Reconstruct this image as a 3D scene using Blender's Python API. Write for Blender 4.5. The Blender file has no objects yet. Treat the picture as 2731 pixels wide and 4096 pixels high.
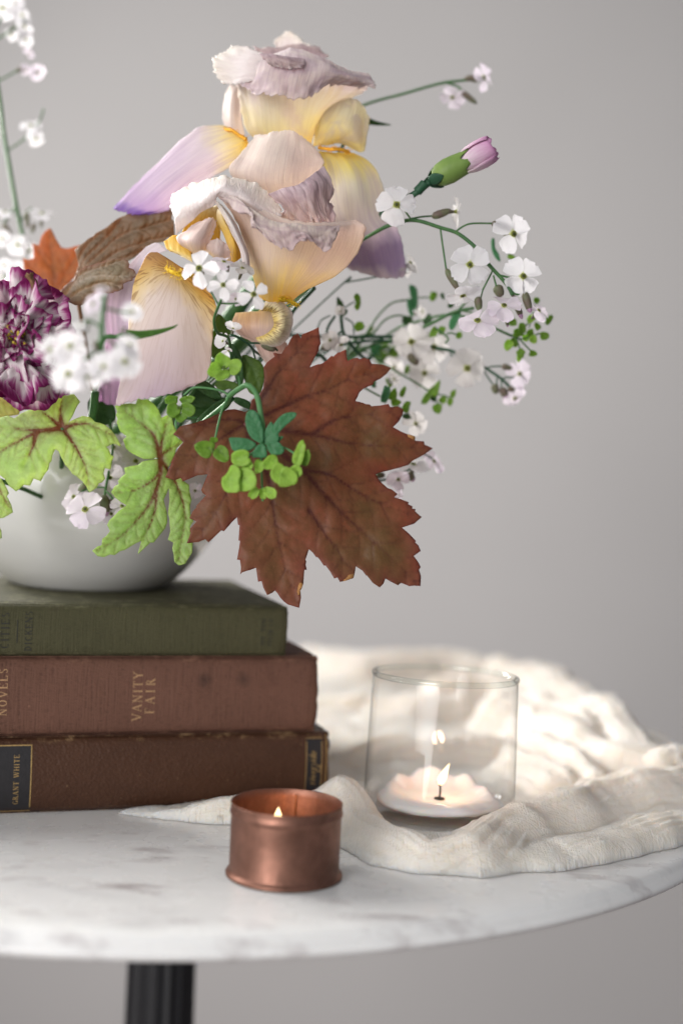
import bpy, math, random
import numpy as np
from mathutils import Vector, Matrix
from mathutils.geometry import delaunay_2d_cdt

# ------------------------------------------------------------------ camera, world, lamps, exposure
SC = bpy.context.scene
COL = SC.collection
PITCH, ROLL, CAMH = math.radians(2.8), math.radians(2.7), 150.0      # lengths in this script are millimetres
FPX = 5690.0                                                        # focal length in pixels of the 2731 x 4096 photograph
cp, sp_, cr, sr = math.cos(PITCH), math.sin(PITCH), math.cos(ROLL), math.sin(ROLL)
FWD = np.array([0, cp, -sp_]); RGT = np.array([1.0, 0, 0]); UPV = np.array([0, sp_, cp])
IRT = RGT * cr + UPV * sr          # picture right
IUP = -RGT * sr + UPV * cr         # picture up
CAMP = np.array([0, 0, CAMH])

cam = bpy.data.cameras.new('camera')
cam.sensor_fit = 'HORIZONTAL'; cam.sensor_width = 24.0; cam.lens = FPX / 2731 * 24.0
cam.clip_start = 0.02; cam.clip_end = 20
cam.dof.use_dof = True; cam.dof.focus_distance = 0.530; cam.dof.aperture_fstop = 3.6; cam.dof.aperture_blades = 0
camo = bpy.data.objects.new('camera', cam); COL.objects.link(camo)
m = Matrix.Identity(4)
for i in range(3):
    m[i][0] = IRT[i]; m[i][1] = IUP[i]; m[i][2] = -FWD[i]; m[i][3] = CAMP[i] * 0.001
camo.matrix_world = m
SC.camera = camo

W = bpy.data.worlds.new('World'); SC.world = W; W.use_nodes = True
bg = W.node_tree.nodes['Background']; bg.inputs[0].default_value = (0.93, 0.95, 1.0, 1); bg.inputs[1].default_value = 0.29

def area(name, loc, target, sx, sy, power, col):
    l = bpy.data.lights.new(name, 'AREA'); l.shape = 'RECTANGLE'; l.size = sx; l.size_y = sy; l.energy = power; l.color = col
    o = bpy.data.objects.new(name, l); COL.objects.link(o); o.location = loc
    o.rotation_euler = (Vector(target) - Vector(loc)).to_track_quat('-Z', 'Z').to_euler()
    return o
area('window_light', (-1.10, 0.98, 0.74), (-0.22, 0.20, 0.10), 0.9, 1.1, 28.0, (1.0, 0.985, 0.965))
area('side_window_light', (-1.00, -0.70, 0.50), (0.24, 1.70, 0.02), 1.0, 1.7, 6.2, (1.0, 0.985, 0.975)).data.spread = math.radians(54)
area('added_rim_light', (-0.62, 1.02, 0.42), (-0.15, 0.58, 0.245), 0.22, 0.4, 1.0, (1.0, 0.97, 0.93)).data.spread = math.radians(44)  # extra lamp, not a window: added to backlight the flowers at the left

SC.view_settings.view_transform = 'Standard'; SC.view_settings.look = 'None'
SC.view_settings.exposure = 0.0; SC.view_settings.gamma = 1.0
SC.cycles.use_denoising = True
SC.cycles.max_bounces = 10; SC.cycles.transparent_max_bounces = 16; SC.cycles.diffuse_bounces = 4
SC.cycles.caustics_reflective = False; SC.cycles.caustics_refractive = False
SC.cycles.sample_clamp_indirect = 6.0

# ------------------------------------------------------------------ placing helpers
def P(x, y, d):
    """world point (mm) seen at photograph pixel x, y and lying d mm in front of the lens"""
    x = np.asarray(x, float); y = np.asarray(y, float); d = np.asarray(d, float)
    dx, dy = x - 1365.5, y - 2048.0
    u = (dx * cr + dy * sr) / FPX; w = (-dx * sr + dy * cr) / FPX
    return CAMP + d[..., None] * (FWD + u[..., None] * RGT - w[..., None] * UPV)
def G(x, y, z):
    """world point (mm) on the level plane z seen at photograph pixel x, y"""
    q = P(x, y, 1.0) - CAMP
    return CAMP + q * ((z - CAMH) / q[2])
def GD(x, y, z): return G(x * 1.7417, y * 1.7417, z)
class Zoom:
    def __init__(s, x0, y0, k): s.x0, s.y0, s.k = x0, y0, k
    def __call__(s, x, y): return (s.x0 + x / s.k, s.y0 + y / s.k)
    def l(s, pts): return [s(*p[:2]) + tuple(p[2:]) for p in pts]
A1 = Zoom(800, 100, 2); A2 = Zoom(420, 460, 2); A3 = Zoom(800, 600, 2); A4 = Zoom(350, 900, 2)
A5 = Zoom(640, 1280, 2); A6 = Zoom(1000, 1280, 2); A7 = Zoom(640, 1700, 2); A8 = Zoom(1000, 1700, 2)
B1 = Zoom(0, 1500, 2); B2 = Zoom(0, 780, 2); B3 = Zoom(1450, 780, 2); B4 = Zoom(0, 1000, 2.6133); B5 = Zoom(1150, 1100, 2)
R1 = Zoom(0, 0, 1.568); R3 = Zoom(1400, 100, 1.568); R6 = Zoom(1300, 900, 1.568)
DD = Zoom(0, 0, 0.57415)

def thing(name, label, cat, loc=(0, 0, 0), group=None):
    o = bpy.data.objects.new(name, None); COL.objects.link(o)
    o.empty_display_size = 0.01
    o.location = [c * 0.001 for c in loc]; o['label'] = label; o['category'] = cat
    if group: o['group'] = group
    return o
def rootloc(o):
    while o.parent: o = o.parent
    return np.array(o.location) * 1000
def raw_mesh(name, v, f, mats, uv=None, attrs=None, smooth=True, midx=None):
    me = bpy.data.meshes.new(name)
    v = np.asarray(v, float) * 0.001
    if isinstance(f, np.ndarray):
        nf, k = f.shape
        me.vertices.add(len(v)); me.vertices.foreach_set('co', v.ravel())
        me.loops.add(nf * k); me.loops.foreach_set('vertex_index', f.ravel().astype(np.int32))
        me.polygons.add(nf); me.polygons.foreach_set('loop_start', np.arange(0, nf * k, k, dtype=np.int32))
        me.update(calc_edges=True)
    else:
        me.from_pydata(v.tolist(), [], f)
    if uv is not None:
        lay = me.uv_layers.new(name='UVMap')
        li = np.empty(len(me.loops), np.int32); me.loops.foreach_get('vertex_index', li)
        lay.data.foreach_set('uv', np.asarray(uv, np.float32)[li].ravel())
    for k, a in (attrs or {}).items():
        at = me.attributes.new(k, 'FLOAT', 'POINT'); at.data.foreach_set('value', np.asarray(a, np.float32))
    for mm in (mats if isinstance(mats, (list, tuple)) else [mats]): me.materials.append(mm)
    if midx is not None: me.polygons.foreach_set('material_index', np.asarray(midx, np.int32))
    if smooth: me.polygons.foreach_set('use_smooth', np.ones(len(me.polygons), bool))
    me.update()
    return me
def put(name, me, parent=None, label=None, kind=None):
    o = bpy.data.objects.new(name, me); COL.objects.link(o)
    if parent is not None: o.parent = parent
    if label: o['label'] = label
    if kind: o['kind'] = kind
    return o
def part(name, v, f, mats, parent, uv=None, attrs=None, smooth=True, midx=None, solid=0, label=None, kind=None):
    v = np.asarray(v, float) - (rootloc(parent) if parent is not None else 0)
    o = put(name, raw_mesh(name, v, f, mats, uv, attrs, smooth, midx), parent, label, kind)
    if solid:
        s = o.modifiers.new('thickness', 'SOLIDIFY'); s.thickness = solid * 0.001; s.offset = 0
    return o
def top(o, label, cat, group=None):
    o['label'] = label; o['category'] = cat
    if group: o['group'] = group
    return o

# ------------------------------------------------------------------ numeric helpers
def vnoise(x, y, seed=0):
    x = np.asarray(x, float); y = np.asarray(y, float)
    xi = np.floor(x).astype(np.int64); yi = np.floor(y).astype(np.int64); fx = x - xi; fy = y - yi
    fx = fx * fx * (3 - 2 * fx); fy = fy * fy * (3 - 2 * fy)
    def h(a, b):
        n = (a * 374761393 + b * 668265263 + seed * 1442695041) & 0xffffffff
        n = ((n ^ (n >> 13)) * 1274126177) & 0xffffffff
        n = n ^ (n >> 16)
        return (n & 0xffff) / 32767.5 - 1
    return (h(xi, yi) * (1 - fx) + h(xi + 1, yi) * fx) * (1 - fy) + (h(xi, yi + 1) * (1 - fx) + h(xi + 1, yi + 1) * fx) * fy
def fbm(x, y, seed=0, o=3):
    s = 0; a = 1
    for i in range(o):
        s = s + a * vnoise(x * 2 ** i, y * 2 ** i, seed + i * 17); a *= .5
    return s
def catmull(c, m):
    """resample control points c (n, ...) along axis 0 to m samples"""
    c = np.asarray(c, float); n = len(c)
    t = np.linspace(0, n - 1, m); i = np.minimum(t.astype(int), n - 2); f = (t - i).reshape((-1,) + (1,) * (c.ndim - 1))
    e = np.concatenate([[2 * c[0] - c[1]], c, [2 * c[-1] - c[-2]]])
    p0, p1, p2, p3 = e[i], e[i + 1], e[i + 2], e[i + 3]
    return .5 * (2 * p1 + (p2 - p0) * f + (2 * p0 - 5 * p1 + 4 * p2 - p3) * f ** 2 + (3 * p1 - p0 - 3 * p2 + p3) * f ** 3)
def gridfaces(nv, nu, wrap=False):
    i = np.arange(nv - 1)[:, None]; j = np.arange(nu if wrap else nu - 1)[None, :]
    a = i * nu + j; b = i * nu + (j + 1) % nu; c = (i + 1) * nu + (j + 1) % nu; d = (i + 1) * nu + j
    return np.stack([a, b, c, d], -1).reshape(-1, 4)
def smoothstep(a, b, x):
    t = np.clip((x - a) / (b - a), 0, 1); return t * t * (3 - 2 * t)
def tube(pts, rad, n=8):
    """verts, faces of a tube along pts (k,3) with radius rad (scalar or k)"""
    pts = np.asarray(pts, float); k = len(pts); rad = np.broadcast_to(rad, (k,))
    t = np.gradient(pts, axis=0); t /= np.linalg.norm(t, axis=1)[:, None] + 1e-9
    up = np.array([0.13, -.97, .2]); nrm = up - t * (t @ up)[:, None]; nrm /= np.linalg.norm(nrm, axis=1)[:, None] + 1e-9
    bi = np.cross(t, nrm); a = np.linspace(0, 2 * np.pi, n, endpoint=False)
    v = pts[:, None] + rad[:, None, None] * (np.cos(a)[None, :, None] * nrm[:, None] + np.sin(a)[None, :, None] * bi[:, None])
    v = v.reshape(-1, 3); f = gridfaces(k, n, True)
    ce = np.array([pts[0], pts[-1]]); v = np.vstack([v, ce]); i0, i1 = k * n, k * n + 1
    j = np.arange(n); j2 = (j + 1) % n
    f = np.vstack([f, np.stack([np.full(n, i0), j2, j, j], -1)[:, [0, 1, 2, 2]], np.stack([np.full(n, i1), (k - 1) * n + j, (k - 1) * n + j2, (k - 1) * n + j2], -1)])
    return v, f
def fixfaces(f):
    out = []
    for q in np.asarray(f).tolist():
        r = []
        for a in q:
            if a not in r: r.append(a)
        if len(r) > 2: out.append(r)
    return out
class MB:
    """collects several shapes into one part"""
    def __init__(s): s.v = []; s.f = []; s.n = 0; s.mi = []; s.uv = []
    def add(s, v, f, mi=0, uv=None):
        v = np.asarray(v, float)
        ff = fixfaces(f)
        s.v.append(v); s.f += [[a + s.n for a in q] for q in ff]; s.mi += [mi] * len(ff); s.n += len(v)
        s.uv.append(np.zeros((len(v), 2)) if uv is None else uv)
        return s
    def box(s, c, size, mi=0, rot=None):
        c = np.array(c, float); h = np.array(size, float) / 2
        v = np.array([[x, y, z] for z in (-1, 1) for y in (-1, 1) for x in (-1, 1)]) * h
        if rot is not None: v = v @ np.array(rot).T
        return s.add(v + c, np.array([[0, 2, 3, 1], [4, 5, 7, 6], [0, 1, 5, 4], [2, 6, 7, 3], [0, 4, 6, 2], [1, 3, 7, 5]]), mi)
    def tube(s, pts, rad, n=8, mi=0):
        v, f = tube(pts, rad, n); return s.add(v, f, mi)
    def part(s, name, mats, parent, smooth=True, **k):
        return part(name, np.vstack(s.v), s.f, mats, parent, uv=np.vstack(s.uv), smooth=smooth, midx=s.mi, **k)
def lathe(prof, n=64, c=(0, 0, 0), closed=False):
    prof = np.asarray(prof, float); a = np.linspace(0, 2 * np.pi, n, endpoint=False)
    v = np.stack([prof[:, 0][:, None] * np.cos(a), prof[:, 0][:, None] * np.sin(a), np.broadcast_to(prof[:, 1][:, None], (len(prof), n))], -1).reshape(-1, 3)
    if closed:
        f = gridfaces(len(prof), n, True); k = len(prof)
        j = np.arange(n); f = np.vstack([f, np.stack([(k - 1) * n + j, (k - 1) * n + (j + 1) % n, (j + 1) % n, j], -1)])
    else: f = gridfaces(len(prof), n, True)
    return v + np.array(c), f
def soft(prof, m):
    return catmull(prof, m)

# ------------------------------------------------------------------ materials
def newmat(name):
    mt = bpy.data.materials.new(name); mt.use_nodes = True; nt = mt.node_tree; nt.nodes.clear()
    out = nt.nodes.new('ShaderNodeOutputMaterial')
    return mt, nt, out
def nd(nt, typ, ins=None, **props):
    n = nt.nodes.new(typ)
    for k, v in props.items(): setattr(n, k, v)
    for k, v in (ins or {}).items():
        if isinstance(v, bpy.types.NodeSocket): nt.links.new(v, n.inputs[k])
        else:
            if isinstance(v, tuple) and len(v) == 3 and n.inputs[k].type == 'RGBA': v = v + (1,)
            n.inputs[k].default_value = v
    return n
def ramp(nt, fac, stops, interp='LINEAR'):
    n = nt.nodes.new('ShaderNodeValToRGB'); cr_ = n.color_ramp; cr_.interpolation = interp
    while len(cr_.elements) > 1: cr_.elements.remove(cr_.elements[-1])
    for i, (p, c) in enumerate(stops):
        e = cr_.elements[0] if i == 0 else cr_.elements.new(p)
        e.position = p; e.color = (c + (1,)) if isinstance(c, tuple) else (c, c, c, 1)
    nt.links.new(fac, n.inputs[0]); return n.outputs[0]
def mix(nt, fac, a, b, blend='MIX'):
    n = nt.nodes.new('ShaderNodeMix'); n.data_type = 'RGBA'; n.blend_type = blend
    for s, v in ((0, fac), (6, a), (7, b)):
        if isinstance(v, bpy.types.NodeSocket): nt.links.new(v, n.inputs[s])
        else: n.inputs[s].default_value = (v + (1,)) if isinstance(v, tuple) else v
    return n.outputs[2]
def math_(nt, op, a, b=0.0, c=None, clamp=False):
    n = nt.nodes.new('ShaderNodeMath'); n.operation = op; n.use_clamp = clamp
    for s, v in ((0, a), (1, b)) + (((2, c),) if c is not None else ()):
        if isinstance(v, bpy.types.NodeSocket): nt.links.new(v, n.inputs[s])
        else: n.inputs[s].default_value = v
    return n.outputs[0]
def noise(nt, vec, scale, detail=3, rough=.55, dist=0):
    n = nt.nodes.new('ShaderNodeTexNoise'); n.inputs['Scale'].default_value = scale; n.inputs['Detail'].default_value = detail
    n.inputs['Roughness'].default_value = rough; n.inputs['Distortion'].default_value = dist
    if vec is not None: nt.links.new(vec, n.inputs['Vector'])
    return n.outputs[0]
def mapping(nt, vec, scale=(1, 1, 1), loc=(0, 0, 0), rot=(0, 0, 0)):
    n = nd(nt, 'ShaderNodeMapping', {'Vector': vec, 'Scale': scale, 'Location': loc, 'Rotation': rot}); return n.outputs[0]
def coord(nt, which='Object'): return nd(nt, 'ShaderNodeTexCoord').outputs[which]
def bumpn(nt, h, strength=.3, dist=.001):
    return nd(nt, 'ShaderNodeBump', {'Height': h, 'Strength': strength, 'Distance': dist}).outputs[0]
def principled(nt, col, rough=.5, normal=None, **k):
    ins = {'Base Color': col, 'Roughness': rough}
    if normal is not None: ins['Normal'] = normal
    ins.update(k); return nd(nt, 'ShaderNodeBsdfPrincipled', ins).outputs[0]
def thin(nt, col, tcol, trans, rough, normal=None, spec=.3):
    a = principled(nt, col, rough, normal, **{'Specular IOR Level': spec})
    b = nd(nt, 'ShaderNodeBsdfTranslucent', {'Color': tcol} if normal is None else {'Color': tcol, 'Normal': normal}).outputs[0]
    return nd(nt, 'ShaderNodeMixShader', {0: trans, 1: a, 2: b}).outputs[0]
def simple(name, col, rough=.5, var=.15, scale=300, bump=0.0, **k):
    mt, nt, out = newmat(name); c = coord(nt)
    n = noise(nt, c, scale, 4)
    col2 = tuple(x * (1 - var * 2) for x in col)
    cc = mix(nt, n, col2, tuple(min(1, x * (1 + var)) for x in col))
    nrm = bumpn(nt, noise(nt, c, scale * 2.3, 4), bump, .0006) if bump else None
    nt.links.new(principled(nt, cc, rough, nrm, **k), out.inputs[0]); return mt
def plantmat(name, col, col2, tcol, trans=.35, rough=.5, scale=260, spec=.3):
    mt, nt, out = newmat(name); c = coord(nt)
    n = noise(nt, c, scale, 4)
    cc = mix(nt, ramp(nt, n, [(.3, 0.0), (.7, 1.0)]), col, col2)
    nrm = bumpn(nt, noise(nt, c, scale * 3, 3), .25, .0004)
    nt.links.new(thin(nt, cc, tcol, trans, rough, nrm, spec), out.inputs[0]); return mt
def petalmat(name, stops, vein_col, vein=.35, veins=40, mauve=None, mauve_amt=0, trans=.42, seed=0, tgain=1.0, contrast=(.45, .62), vramp=None, crepe=.25, pull=0.0, ochre=None, polar=None):
    """stops: colours along the petal from base (0) to tip (1); vein lines fan along the petal"""
    mt, nt, out = newmat(name); uv = coord(nt, 'UV')
    sep = nd(nt, 'ShaderNodeSeparateXYZ', {0: uv}); v = sep.outputs[1]
    wob = noise(nt, mapping(nt, uv, (4, 4, 1), (seed, 0, 0)), 1, 3)
    if pull:
        q = math_(nt, 'ABSOLUTE', math_(nt, 'SUBTRACT', math_(nt, 'MULTIPLY', sep.outputs[0], 2.0), 1.0)); v = math_(nt, 'SUBTRACT', v, math_(nt, 'MULTIPLY', math_(nt, 'POWER', q, 1.6), pull))
    vv = math_(nt, 'ADD', v, math_(nt, 'MULTIPLY', math_(nt, 'SUBTRACT', wob, .5), .22))
    col = ramp(nt, vv, stops)
    if ochre:
        iu_ = math_(nt, 'SUBTRACT', 1.0, sep.outputs[0]); of = math_(nt, 'MULTIPLY', math_(nt, 'MULTIPLY', math_(nt, 'POWER', iu_, 1.3), 1.5), math_(nt, 'SUBTRACT', 1.0, math_(nt, 'MULTIPLY', math_(nt, 'ADD', sep.outputs[1], math_(nt, 'MULTIPLY', math_(nt, 'SUBTRACT', wob, .5), .15)), 2.5)), clamp=True)
        col = mix(nt, of, col, ochre)
    if mauve:
        mn = noise(nt, mapping(nt, uv, (3, 2.4, 1), (seed * 3.1, 2, 0)), 1, 4, .6, .6)
        f = math_(nt, 'MULTIPLY', ramp(nt, mn, [(.45, 0.0), (.62, 1.0)]), mauve_amt)
        col = mix(nt, f, col, mauve)
    if polar:                       # veins fan out from the beard
        du_ = math_(nt, 'SUBTRACT', sep.outputs[0], polar[0]); dv_ = math_(nt, 'SUBTRACT', sep.outputs[1], polar[1])
        ang_ = nd(nt, 'ShaderNodeMath', {0: du_, 1: dv_}, operation='ARCTAN2').outputs[0]
        rad_ = math_(nt, 'SQRT', math_(nt, 'ADD', math_(nt, 'MULTIPLY', du_, du_), math_(nt, 'MULTIPLY', dv_, dv_)))
        pv = nd(nt, 'ShaderNodeCombineXYZ', {0: math_(nt, 'MULTIPLY', ang_, polar[2]), 1: math_(nt, 'MULTIPLY', rad_, 5.0), 2: float(seed)}).outputs[0]
        vn = noise(nt, pv, 1, 2.5, .5, .5)
    else: vn = noise(nt, mapping(nt, uv, (veins, 2.2, 1), (seed, seed, 0)), 1, 2.5, .5, .35)
    vf = ramp(nt, vn, [(contrast[0], 0.0), (contrast[1], 1.0)])
    vf = math_(nt, 'MULTIPLY', vf, vein)
    if vramp: vf = math_(nt, 'MULTIPLY', vf, ramp(nt, v, vramp))
    col = mix(nt, vf, col, vein_col)
    cr1 = noise(nt, mapping(nt, uv, (veins * 1.6, 9, 1)), 1, 3)
    cr2 = noise(nt, coord(nt), 1400, 3)
    h = math_(nt, 'ADD', math_(nt, 'MULTIPLY', vn, .8), math_(nt, 'ADD', math_(nt, 'MULTIPLY', cr1, .5), math_(nt, 'MULTIPLY', cr2, .35)))
    nrm = bumpn(nt, h, crepe, .0009)
    tc = mix(nt, 1.0, col, (tgain, tgain * .97, tgain * .95), 'MULTIPLY')
    nt.links.new(thin(nt, col, tc, trans, .55, nrm, .28), out.inputs[0]); return mt
def leafmat(name, base, base2, vein_col, edge_col, trans=.3, tcol=None, vein_w=1.0, edge_w=.7, rough=.5, fine=.35, bump=.35, spec=.3, mottle=90):
    mt, nt, out = newmat(name); c = coord(nt)
    va = nd(nt, 'ShaderNodeAttribute', attribute_name='vein').outputs[2]
    fa = nd(nt, 'ShaderNodeAttribute', attribute_name='fine').outputs[2]
    ea = nd(nt, 'ShaderNodeAttribute', attribute_name='edge').outputs[2]
    n = noise(nt, c, mottle, 5, .6)
    col = mix(nt, ramp(nt, n, [(.35, 0.0), (.66, 1.0)]), base, base2)
    m2 = noise(nt, c, 420, 4, .65); col = mix(nt, ramp(nt, m2, [(.4, .32), (.62, 0.0)]), col, tuple(x * .62 for x in base)); col = mix(nt, ramp(nt, noise(nt, c, 1500, 2), [(.70, 0.0), (.76, .35)]), col, tuple(min(.8, x * 2.2 + .05) for x in base2))
    en = math_(nt, 'MULTIPLY', math_(nt, 'MULTIPLY', ea, edge_w), ramp(nt, noise(nt, c, 130, 3), [(.3, .35), (.6, 1.0)]))
    col = mix(nt, en, col, edge_col)
    sp = noise(nt, c, 900, 3)
    col = mix(nt, math_(nt, 'MULTIPLY', fa, fine), col, vein_col)
    vf = math_(nt, 'MULTIPLY', math_(nt, 'MULTIPLY', math_(nt, 'POWER', va, 1.25), vein_w), math_(nt, 'ADD', .30, math_(nt, 'MULTIPLY', sp, 1.2)), clamp=True)
    col = mix(nt, vf, col, vein_col)
    h = math_(nt, 'ADD', noise(nt, c, 700, 4), math_(nt, 'MULTIPLY', fa, -.8))
    nrm = bumpn(nt, h, bump, .0006)
    if tcol is None: t = mix(nt, 1.0, col, (1.3, 1.25, 1.0), 'MULTIPLY')
    else: t = mix(nt, 1.0, col, tcol, 'MULTIPLY')
    nt.links.new(thin(nt, col, t, trans, rough, nrm, spec), out.inputs[0]); return mt
# ------------------------------------------------------------------ setting: wall and floor
def wall_mat():
    mt, nt, out = newmat('wall_paint'); c = coord(nt)
    n = ramp(nt, noise(nt, c, 1.6, 3), [(.3, 0.0), (.7, 1.0)])
    col = mix(nt, n, (.455, .438, .429), (.49, .472, .462))
    nt.links.new(principled(nt, col, .85, bumpn(nt, noise(nt, c, 260, 3), .15, .001), **{'Specular IOR Level': .15}), out.inputs[0]); return mt
wv = [(-2600, 1700, -620), (2600, 1700, -620), (2600, 1700, 1900), (-2600, 1700, 1900)]
wl = part('wall', wv, [[0, 1, 2, 3]], wall_mat(), None, smooth=False); wl['kind'] = 'structure'
fl = part('floor', [(-2600, -900, -620), (2600, -900, -620), (2600, 1700, -620), (-2600, 1700, -620)], [[0, 1, 2, 3]],
          simple('floor_boards', (.22, .18, .18), .6, .1, 6), None, smooth=False); fl['kind'] = 'structure'

# ------------------------------------------------------------------ marble table
def marble_mat():
    mt, nt, out = newmat('white_marble'); c = coord(nt)
    base = mix(nt, ramp(nt, noise(nt, c, 9, 5, .6, 1.2), [(.35, 0.0), (.7, 1.0)]), (.91, .90, .88), (.80, .79, .78))
    w1 = nd(nt, 'ShaderNodeTexNoise', {'Vector': mapping(nt, c, (1, 1.7, 1), (0, 0, 0), (0, 0, .6)), 'Scale': 9.0, 'Detail': 3.0, 'Roughness': .5, 'Distortion': 1.4}).outputs[0]
    line = math_(nt, 'ABSOLUTE', math_(nt, 'SUBTRACT', w1, .5))
    vm = ramp(nt, line, [(0.0, .8), (.02, .4), (.06, 0.0)])
    patch = ramp(nt, noise(nt, c, 14, 3), [(.5, 0.0), (.68, 1.0)])
    col = mix(nt, math_(nt, 'MULTIPLY', math_(nt, 'MULTIPLY', vm, patch), .55), base, (.42, .40, .41))
    blot = ramp(nt, noise(nt, mapping(nt, c, (1, 2.4, 1)), 26, 4, .6), [(.57, 0.0), (.72, 1.0)])
    col = mix(nt, math_(nt, 'MULTIPLY', blot, .8), col, (.40, .35, .35))
    r = ramp(nt, noise(nt, c, 60, 4), [(.3, .22), (.7, .34)])
    sh = nd(nt, 'ShaderNodeBsdfPrincipled', {'Base Color': col, 'Roughness': r, 'Subsurface Weight': .12, 'Subsurface Radius': (.004, .0035, .003), 'Subsurface Scale': 1.0}).outputs[0]
    nt.links.new(sh, out.inputs[0]); return mt
TC = np.array([-77.0, 680.0, 0.0]); TR = 264.0
table = thing('side_table', 'round white marble topped side table on a fluted black pedestal', 'table', (TC[0], TC[1], -620))
prof = [(0.01, 0), (TR - 16, 0), (TR - 8, -.15), (TR - 5, -.6), (TR - 3.6, -1.3), (TR - 3.0, -2.1), (TR - 2.7, -2.9), (TR - 2.0, -3.5), (TR - .9, -4.2), (TR - .2, -5.1), (TR, -6.1), (TR - .5, -7.2), (TR - 2.0, -8.4), (TR - 4.5, -9.3), (TR - 8, -9.8), (TR - 40, -10), (0.01, -10)]
v, f = lathe(prof, 220, TC); part('tabletop', v, fixfaces(f), marble_mat(), table)
blk = simple('black_iron', (.012, .012, .014), .42, .2, 120, .15)
n = 144; a = np.linspace(0, 2 * np.pi, n, endpoint=False)
fl_ = 1 - .085 * np.abs(np.sin(a * 8)) ** .8 * 1.0
rows = []
for z, r in [(-10.2, 0.1), (-10.2, 15.4), (-40, 15.8), (-90, 16.4), (-200, 17.5), (-400, 19), (-560, 21)]:
    rows.append(np.stack([TC[0] + r * fl_ * np.cos(a), TC[1] + r * fl_ * np.sin(a), np.full(n, z)], -1))
part('pedestal', np.vstack(rows), fixfaces(gridfaces(len(rows), n, True)), blk, table)
v, f = lathe([(.1, -560), (24, -560), (30, -572), (60, -590), (120, -606), (150, -614), (150, -620), (.1, -620)], 72, TC); part('foot', v, fixfaces(f), blk, table)

# ------------------------------------------------------------------ serif lettering built from strokes
H_, T_ = .15, .07
GL = {  # width, strokes: (x0,y0,x1,y1,thickness) , serif ends handled separately
 'A': (.8, [(.08, 0, .40, 1, T_), (.40, 1, .72, 0, H_), (.2, .36, .6, .36, T_)], [(.08, 0), (.72, 0)]),
 'C': (.72, [('arc', .4, .5, .34, .5, 50, 310, H_)], []),
 'D': (.78, [(.15, 0, .15, 1, H_), ('arc', .15, .5, .52, .5, -90, 90, H_)], [(.15, 0), (.15, 1)]),
 'E': (.66, [(.15, 0, .15, 1, H_), (.15, .97, .58, .97, T_), (.15, .5, .48, .5, T_), (.15, .03, .6, .03, T_), (.58, .97, .58, .8, T_), (.6, .03, .6, .22, T_)], [(.15, 0), (.15, 1)]),
 'F': (.62, [(.15, 0, .15, 1, H_), (.15, .97, .58, .97, T_), (.15, .5, .48, .5, T_), (.58, .97, .58, .8, T_)], [(.15, 0), (.15, 1)]),
 'G': (.8, [('arc', .42, .5, .36, .5, 45, 320, H_), (.7, .02, .7, .42, H_), (.56, .42, .82, .42, T_)], []),
 'H': (.85, [(.16, 0, .16, 1, H_), (.7, 0, .7, 1, H_), (.16, .5, .7, .5, T_)], [(.16, 0), (.16, 1), (.7, 0), (.7, 1)]),
 'I': (.36, [(.18, 0, .18, 1, H_)], [(.18, 0), (.18, 1)]),
 'K': (.78, [(.16, 0, .16, 1, H_), (.62, 1, .2, .45, T_), (.32, .6, .68, 0, H_)], [(.16, 0), (.16, 1), (.68, 0), (.62, 1)]),
 'L': (.62, [(.15, 0, .15, 1, H_), (.15, .03, .58, .03, T_), (.58, .03, .58, .24, T_)], [(.15, 0), (.15, 1)]),
 'N': (.85, [(.15, 0, .15, 1, T_), (.13, 1, .7, 0, H_), (.7, 0, .7, 1, T_)], [(.15, 0), (.15, 1), (.7, 1)]),
 'O': (.84, [('arc', .42, .5, .36, .5, 0, 360, H_)], []),
 'R': (.76, [(.15, 0, .15, 1, H_), ('arc', .15, .74, .42, .25, -90, 90, H_ * .8), (.36, .5, .68, 0, H_)], [(.15, 0), (.15, 1), (.68, 0)]),
 'S': (.62, [('arc', .32, .74, .22, .24, 30, 270, H_ * .8), ('arc', .32, .26, .24, .25, -150, 90, H_ * .8)], []),
 'T': (.72, [(.36, 0, .36, 1, H_), (.04, .97, .68, .97, T_), (.04, .97, .04, .78, T_), (.68, .97, .68, .78, T_)], [(.36, 0)]),
 'V': (.8, [(.08, 1, .42, 0, H_), (.42, 0, .74, 1, T_)], [(.08, 1), (.74, 1)]),
 'W': (1.15, [(.08, 1, .34, 0, H_), (.34, 0, .58, 1, T_), (.58, 1, .82, 0, H_), (.82, 0, 1.07, 1, T_)], [(.08, 1), (.58, 1), (1.07, 1)]),
 'Y': (.76, [(.08, 1, .38, .48, H_), (.68, 1, .38, .48, T_), (.38, 0, .38, .48, H_)], [(.08, 1), (.68, 1), (.38, 0)]),
 'r': (.42, [(.14, 0, .14, .6, H_), ('arc', .3, .42, .16, .17, 40, 170, T_)], []), 'i': (.28, [(.14, 0, .14, .6, H_), (.14, .76, .14, .86, H_)], []),
 'v': (.5, [(.06, .6, .26, 0, H_), (.26, 0, .46, .6, T_)], []), 'e': (.5, [('arc', .25, .3, .2, .3, 10, 320, H_ * .8), (.06, .32, .44, .34, T_)], []),
 's': (.42, [('arc', .22, .45, .14, .15, 30, 270, H_ * .7), ('arc', .22, .16, .15, .16, -150, 90, H_ * .7)], []),
 'd': (.52, [('arc', .22, .3, .18, .3, 0, 360, H_ * .8), (.42, 0, .42, 1, H_)], []), ' ': (.45, [], []), '.': (.25, [(.1, 0, .1, .12, H_)], []),
}
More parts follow.
